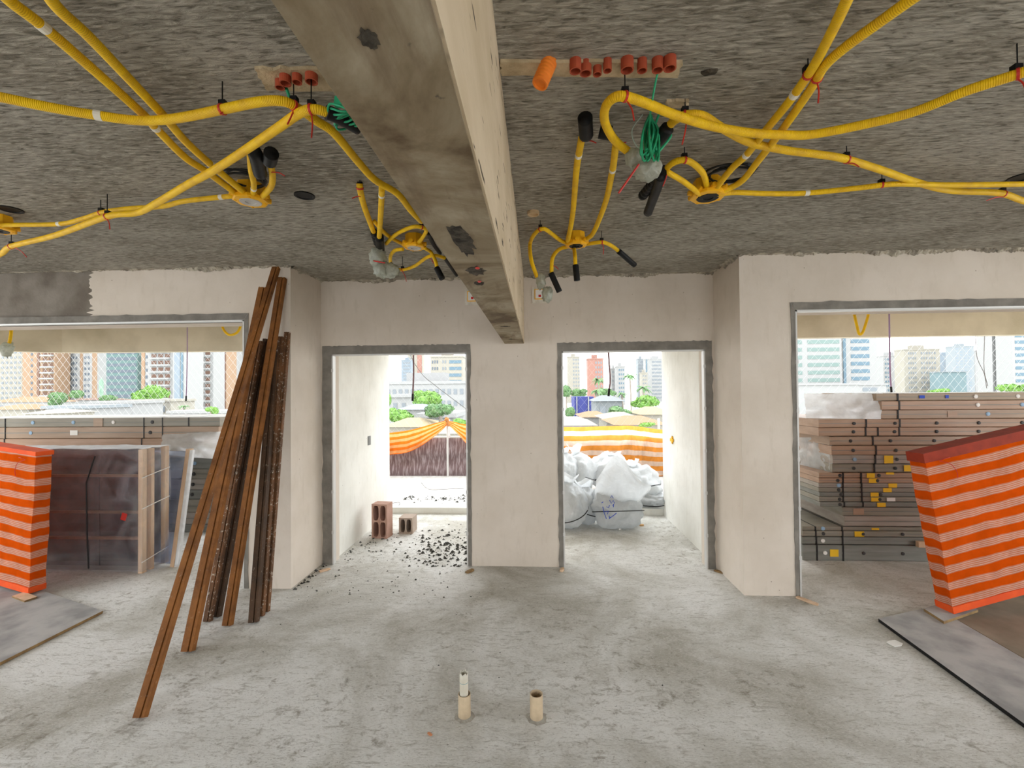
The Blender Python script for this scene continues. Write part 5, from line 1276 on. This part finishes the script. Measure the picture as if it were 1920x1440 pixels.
house('low pale house at the doorway jamb above the striped tarp', 1040, 1110, 797, 791, 42, WHITEF, ROOFC)
# seen over the tall package stack
building('white tower with green curved balcony bands next to the opening jamb', 1470, 1576, 560, 190, WHITEF, [(.08, .30, 'band', WING, 1), (.40, .96, 'band', WING, 1)])
building('white tower with a blue slit and wide glass bands', 1577, 1642, 560, 195, WHITEF, [(.02, .10, 'stripe', WINB, 1), (.25, .78, 'band', WINB, 1)])
building('twin slim tower with blue window columns behind the purple cord', 1656, 1694, 668, 330, WHITEF, [(.05, .30, 'grid', WINB, 2), (.62, .90, 'grid', WINB, 2)])
building('cream tower with dotted window columns', 1695, 1762, 656, 300, CREAM, [(.1, .35, 'grid', WINP, 4), (.45, .9, 'grid', WINP, 6)])
building('hazy blue block behind the cream tower', 1762, 1788, 665, 520, BLUEF, [(.3, .9, 'band', GREYF, 1)])
building('hazy grey-blue tower before the thin wires', 1786, 1826, 650, 480, GREYF, [(.1, .9, 'grid', BLUEF, 4)])
building('pale tower half hidden by the thin wires', 1828, 1850, 662, 500, WHITEF, [(.1, .9, 'grid', GREYF, 3)])
building('white tower with a blue glass column near the picture edge', 1858, 1894, 560, 240, WHITEF, [(.25, .62, 'band', WINB, 1)])
building('white tower with blue bands cut off by the picture edge', 1896, 1990, 560, 230, WHITEF, [(.05, .95, 'band', WINB, 1)])
house('long white podium building before the green-banded tower', 1480, 1610, 722, 722, 150, WHITEF, WHITEF, flat=True)
house('white podium with blue window strip beside the purple cord', 1600, 1662, 722, 722, 172, WHITEF, WHITEF, flat=True, wins=1)
house('blue-green low block between the hazy towers', 1762, 1812, 698, 697, 285, cmat('blue_green_block', (.42, .58, .62)), GREYF, flat=True)

# trees
LEAF = [pmat('leaf_green_%d' % i, a, b_, 2.0, .8) for i, (a, b_) in enumerate([((.085, .19, .035), (.15, .27, .055)), ((.07, .15, .06), (.12, .20, .08)), ((.16, .25, .19), (.20, .29, .22))])]
BARK = pmat('pale_bark', (.22, .19, .16), None)
def tree(label, px, py, wpx, hpx, Y, k=0, seed=0):
    c = PY(px, py, Y); w = wpx / FPX * Y / 2; h = hpx / FPX * Y / 2; root = thing('tree', label, 'tree', (c.x, c.y, GZ), 'trees in the city')
    r_ = random.Random(seed + px); mb = MB(); lobes = [(c + Vector((r_.uniform(-.55, .55) * w, r_.uniform(-.4, .4) * w, r_.uniform(-.35, .45) * h)), r_.uniform(.45, .62)) for _ in range(9)]
    for i, (lc, s_) in enumerate(lobes): blob(mb, lc, (w * s_ * .8, w * s_ * .8, h * s_ * .95), i + seed, .25, 3, 2)
    ls = w * .10
    for lc, s_ in lobes:
        for _ in range(110):
            d = Vector((r_.gauss(0, 1), r_.gauss(0, 1), r_.gauss(0, 1))).normalized(); p = lc + Vector((d.x * w * s_ * .9, d.y * w * s_ * .9, d.z * h * s_))
            a = Vector((r_.gauss(0, 1), r_.gauss(0, 1), r_.gauss(0, 1))).normalized() * ls; b_ = a.cross(d).normalized() * ls * .6
            mb.add([p - a, p + b_, p + a, p - b_], [(0, 1, 2, 3)])
    stuff(mb.build('crown', LEAF[k], root))
    mb = MB(); mb.tube([(c.x, c.y, GZ), (c.x, c.y, c.z)], w * .06 + .1, 7); mb.build('trunk', BARK, root)
tree('round bright green tree before the balconied towers', 283, 738, 62, 34, 130, 0, 1)
tree('bushy tree in front of the peach balconied tower', 108, 750, 42, 30, 90, 1, 2)
tree('small dark tree before the striped tower', 146, 738, 28, 22, 150, 1, 3)
tree('low tree at the foot of the teal office block', 203, 746, 34, 14, 130, 1, 4)
tree('slim conifer beside the teal office block', 190, 728, 10, 46, 160, 2, 5)
tree('hazy tree in the gap below the blue tower', 112, 722, 16, 26, 250, 2, 6)
tree('small tree before the white balconied tower near the steel sections', 396, 770, 24, 16, 75, 0, 7)
tree('bushy tree behind the dangling hose end', 800, 748, 62, 36, 65, 0, 8)
tree('broad tree above the yellow roof', 750, 778, 66, 28, 50, 0, 9)
tree('dense tree left of the swag knot', 826, 772, 58, 32, 46, 1, 10)
tree('small tree right of the swag knot', 862, 795, 32, 26, 36, 0, 11)
tree('leafy tree at the doorway edge left of the dangling hose', 727, 752, 16, 34, 60, 0, 12)
tree('dense tree below the tall palm beside the balcony wall', 1212, 755, 60, 26, 75, 0, 13)
tree('round dark tree before the grey shed', 1160, 771, 46, 22, 62, 1, 14)
tree('tree at the doorway edge before the beige tower', 1062, 735, 28, 26, 110, 1, 15)
tree('tree between the beige and pink towers', 1088, 737, 34, 18, 110, 1, 16)
tree('tree line piece behind the dangling hose', 1135, 737, 44, 18, 115, 1, 17)
tree('low bush just above the striped tarp', 1212, 797, 34, 10, 38, 0, 18)
tree('small bush left of the blue-sheeted building', 1068, 775, 22, 26, 60, 1, 19)
tree('pale green tree below the cream dotted tower', 1760, 733, 34, 12, 140, 0, 20)
tree('bright green tree above the stack at the picture edge', 1905, 730, 46, 20, 120, 0, 21)
def palm(label, px, ytop, wpx, Y, seed):
    c = PY(px, ytop, Y); L_ = wpx / FPX * Y / 2; root = thing('palm', label, 'palm', (c.x, c.y, GZ), 'palms')
    mb = MB(); mb.tube(spline([Vector((c.x, c.y, GZ)), Vector((c.x + .2, c.y, (GZ + c.z) / 2)), Vector(c)]), .18, 7); mb.build('trunk', BARK, root)
    r_ = random.Random(seed)
    for k in range(13):
        a = 2 * math.pi * k / 13 + r_.random() * .3; up = r_.uniform(.1, .9); d = Vector((math.cos(a), math.sin(a), 0)); mb = MB()
        P_ = [c + d * L_ * t + Vector((0, 0, L_ * (up * t * 1.1 - .9 * t * t))) for t in (0, .25, .5, .75, 1)]; s_ = d.cross(Vector((0, 0, 1))) * L_ * .16
        wd = (.3, 1, 1, .7, .05)
        mb.strip([p + s_ * w - Vector((0, 0, L_ * .08 * w)) for p, w in zip(P_, wd)], P_); mb.strip(P_, [p - s_ * w - Vector((0, 0, L_ * .08 * w)) for p, w in zip(P_, wd)])
        mb.build('frond', LEAF[1], root)
palm('palm in front of the pink tower', 1122, 712, 30, 105, 1)
palm('tall palm between hose and balcony wall', 1181, 704, 30, 95, 2)
palm('palm above the grey shed', 1166, 738, 24, 80, 3)
palm('palm behind the dense tree near the balcony wall', 1206, 727, 34, 100, 4)
palm('low palm beside the hose end', 1118, 733, 26, 99, 5)
palm('small palm before the balconied towers near the purple cord', 345, 762, 22, 85, 6)
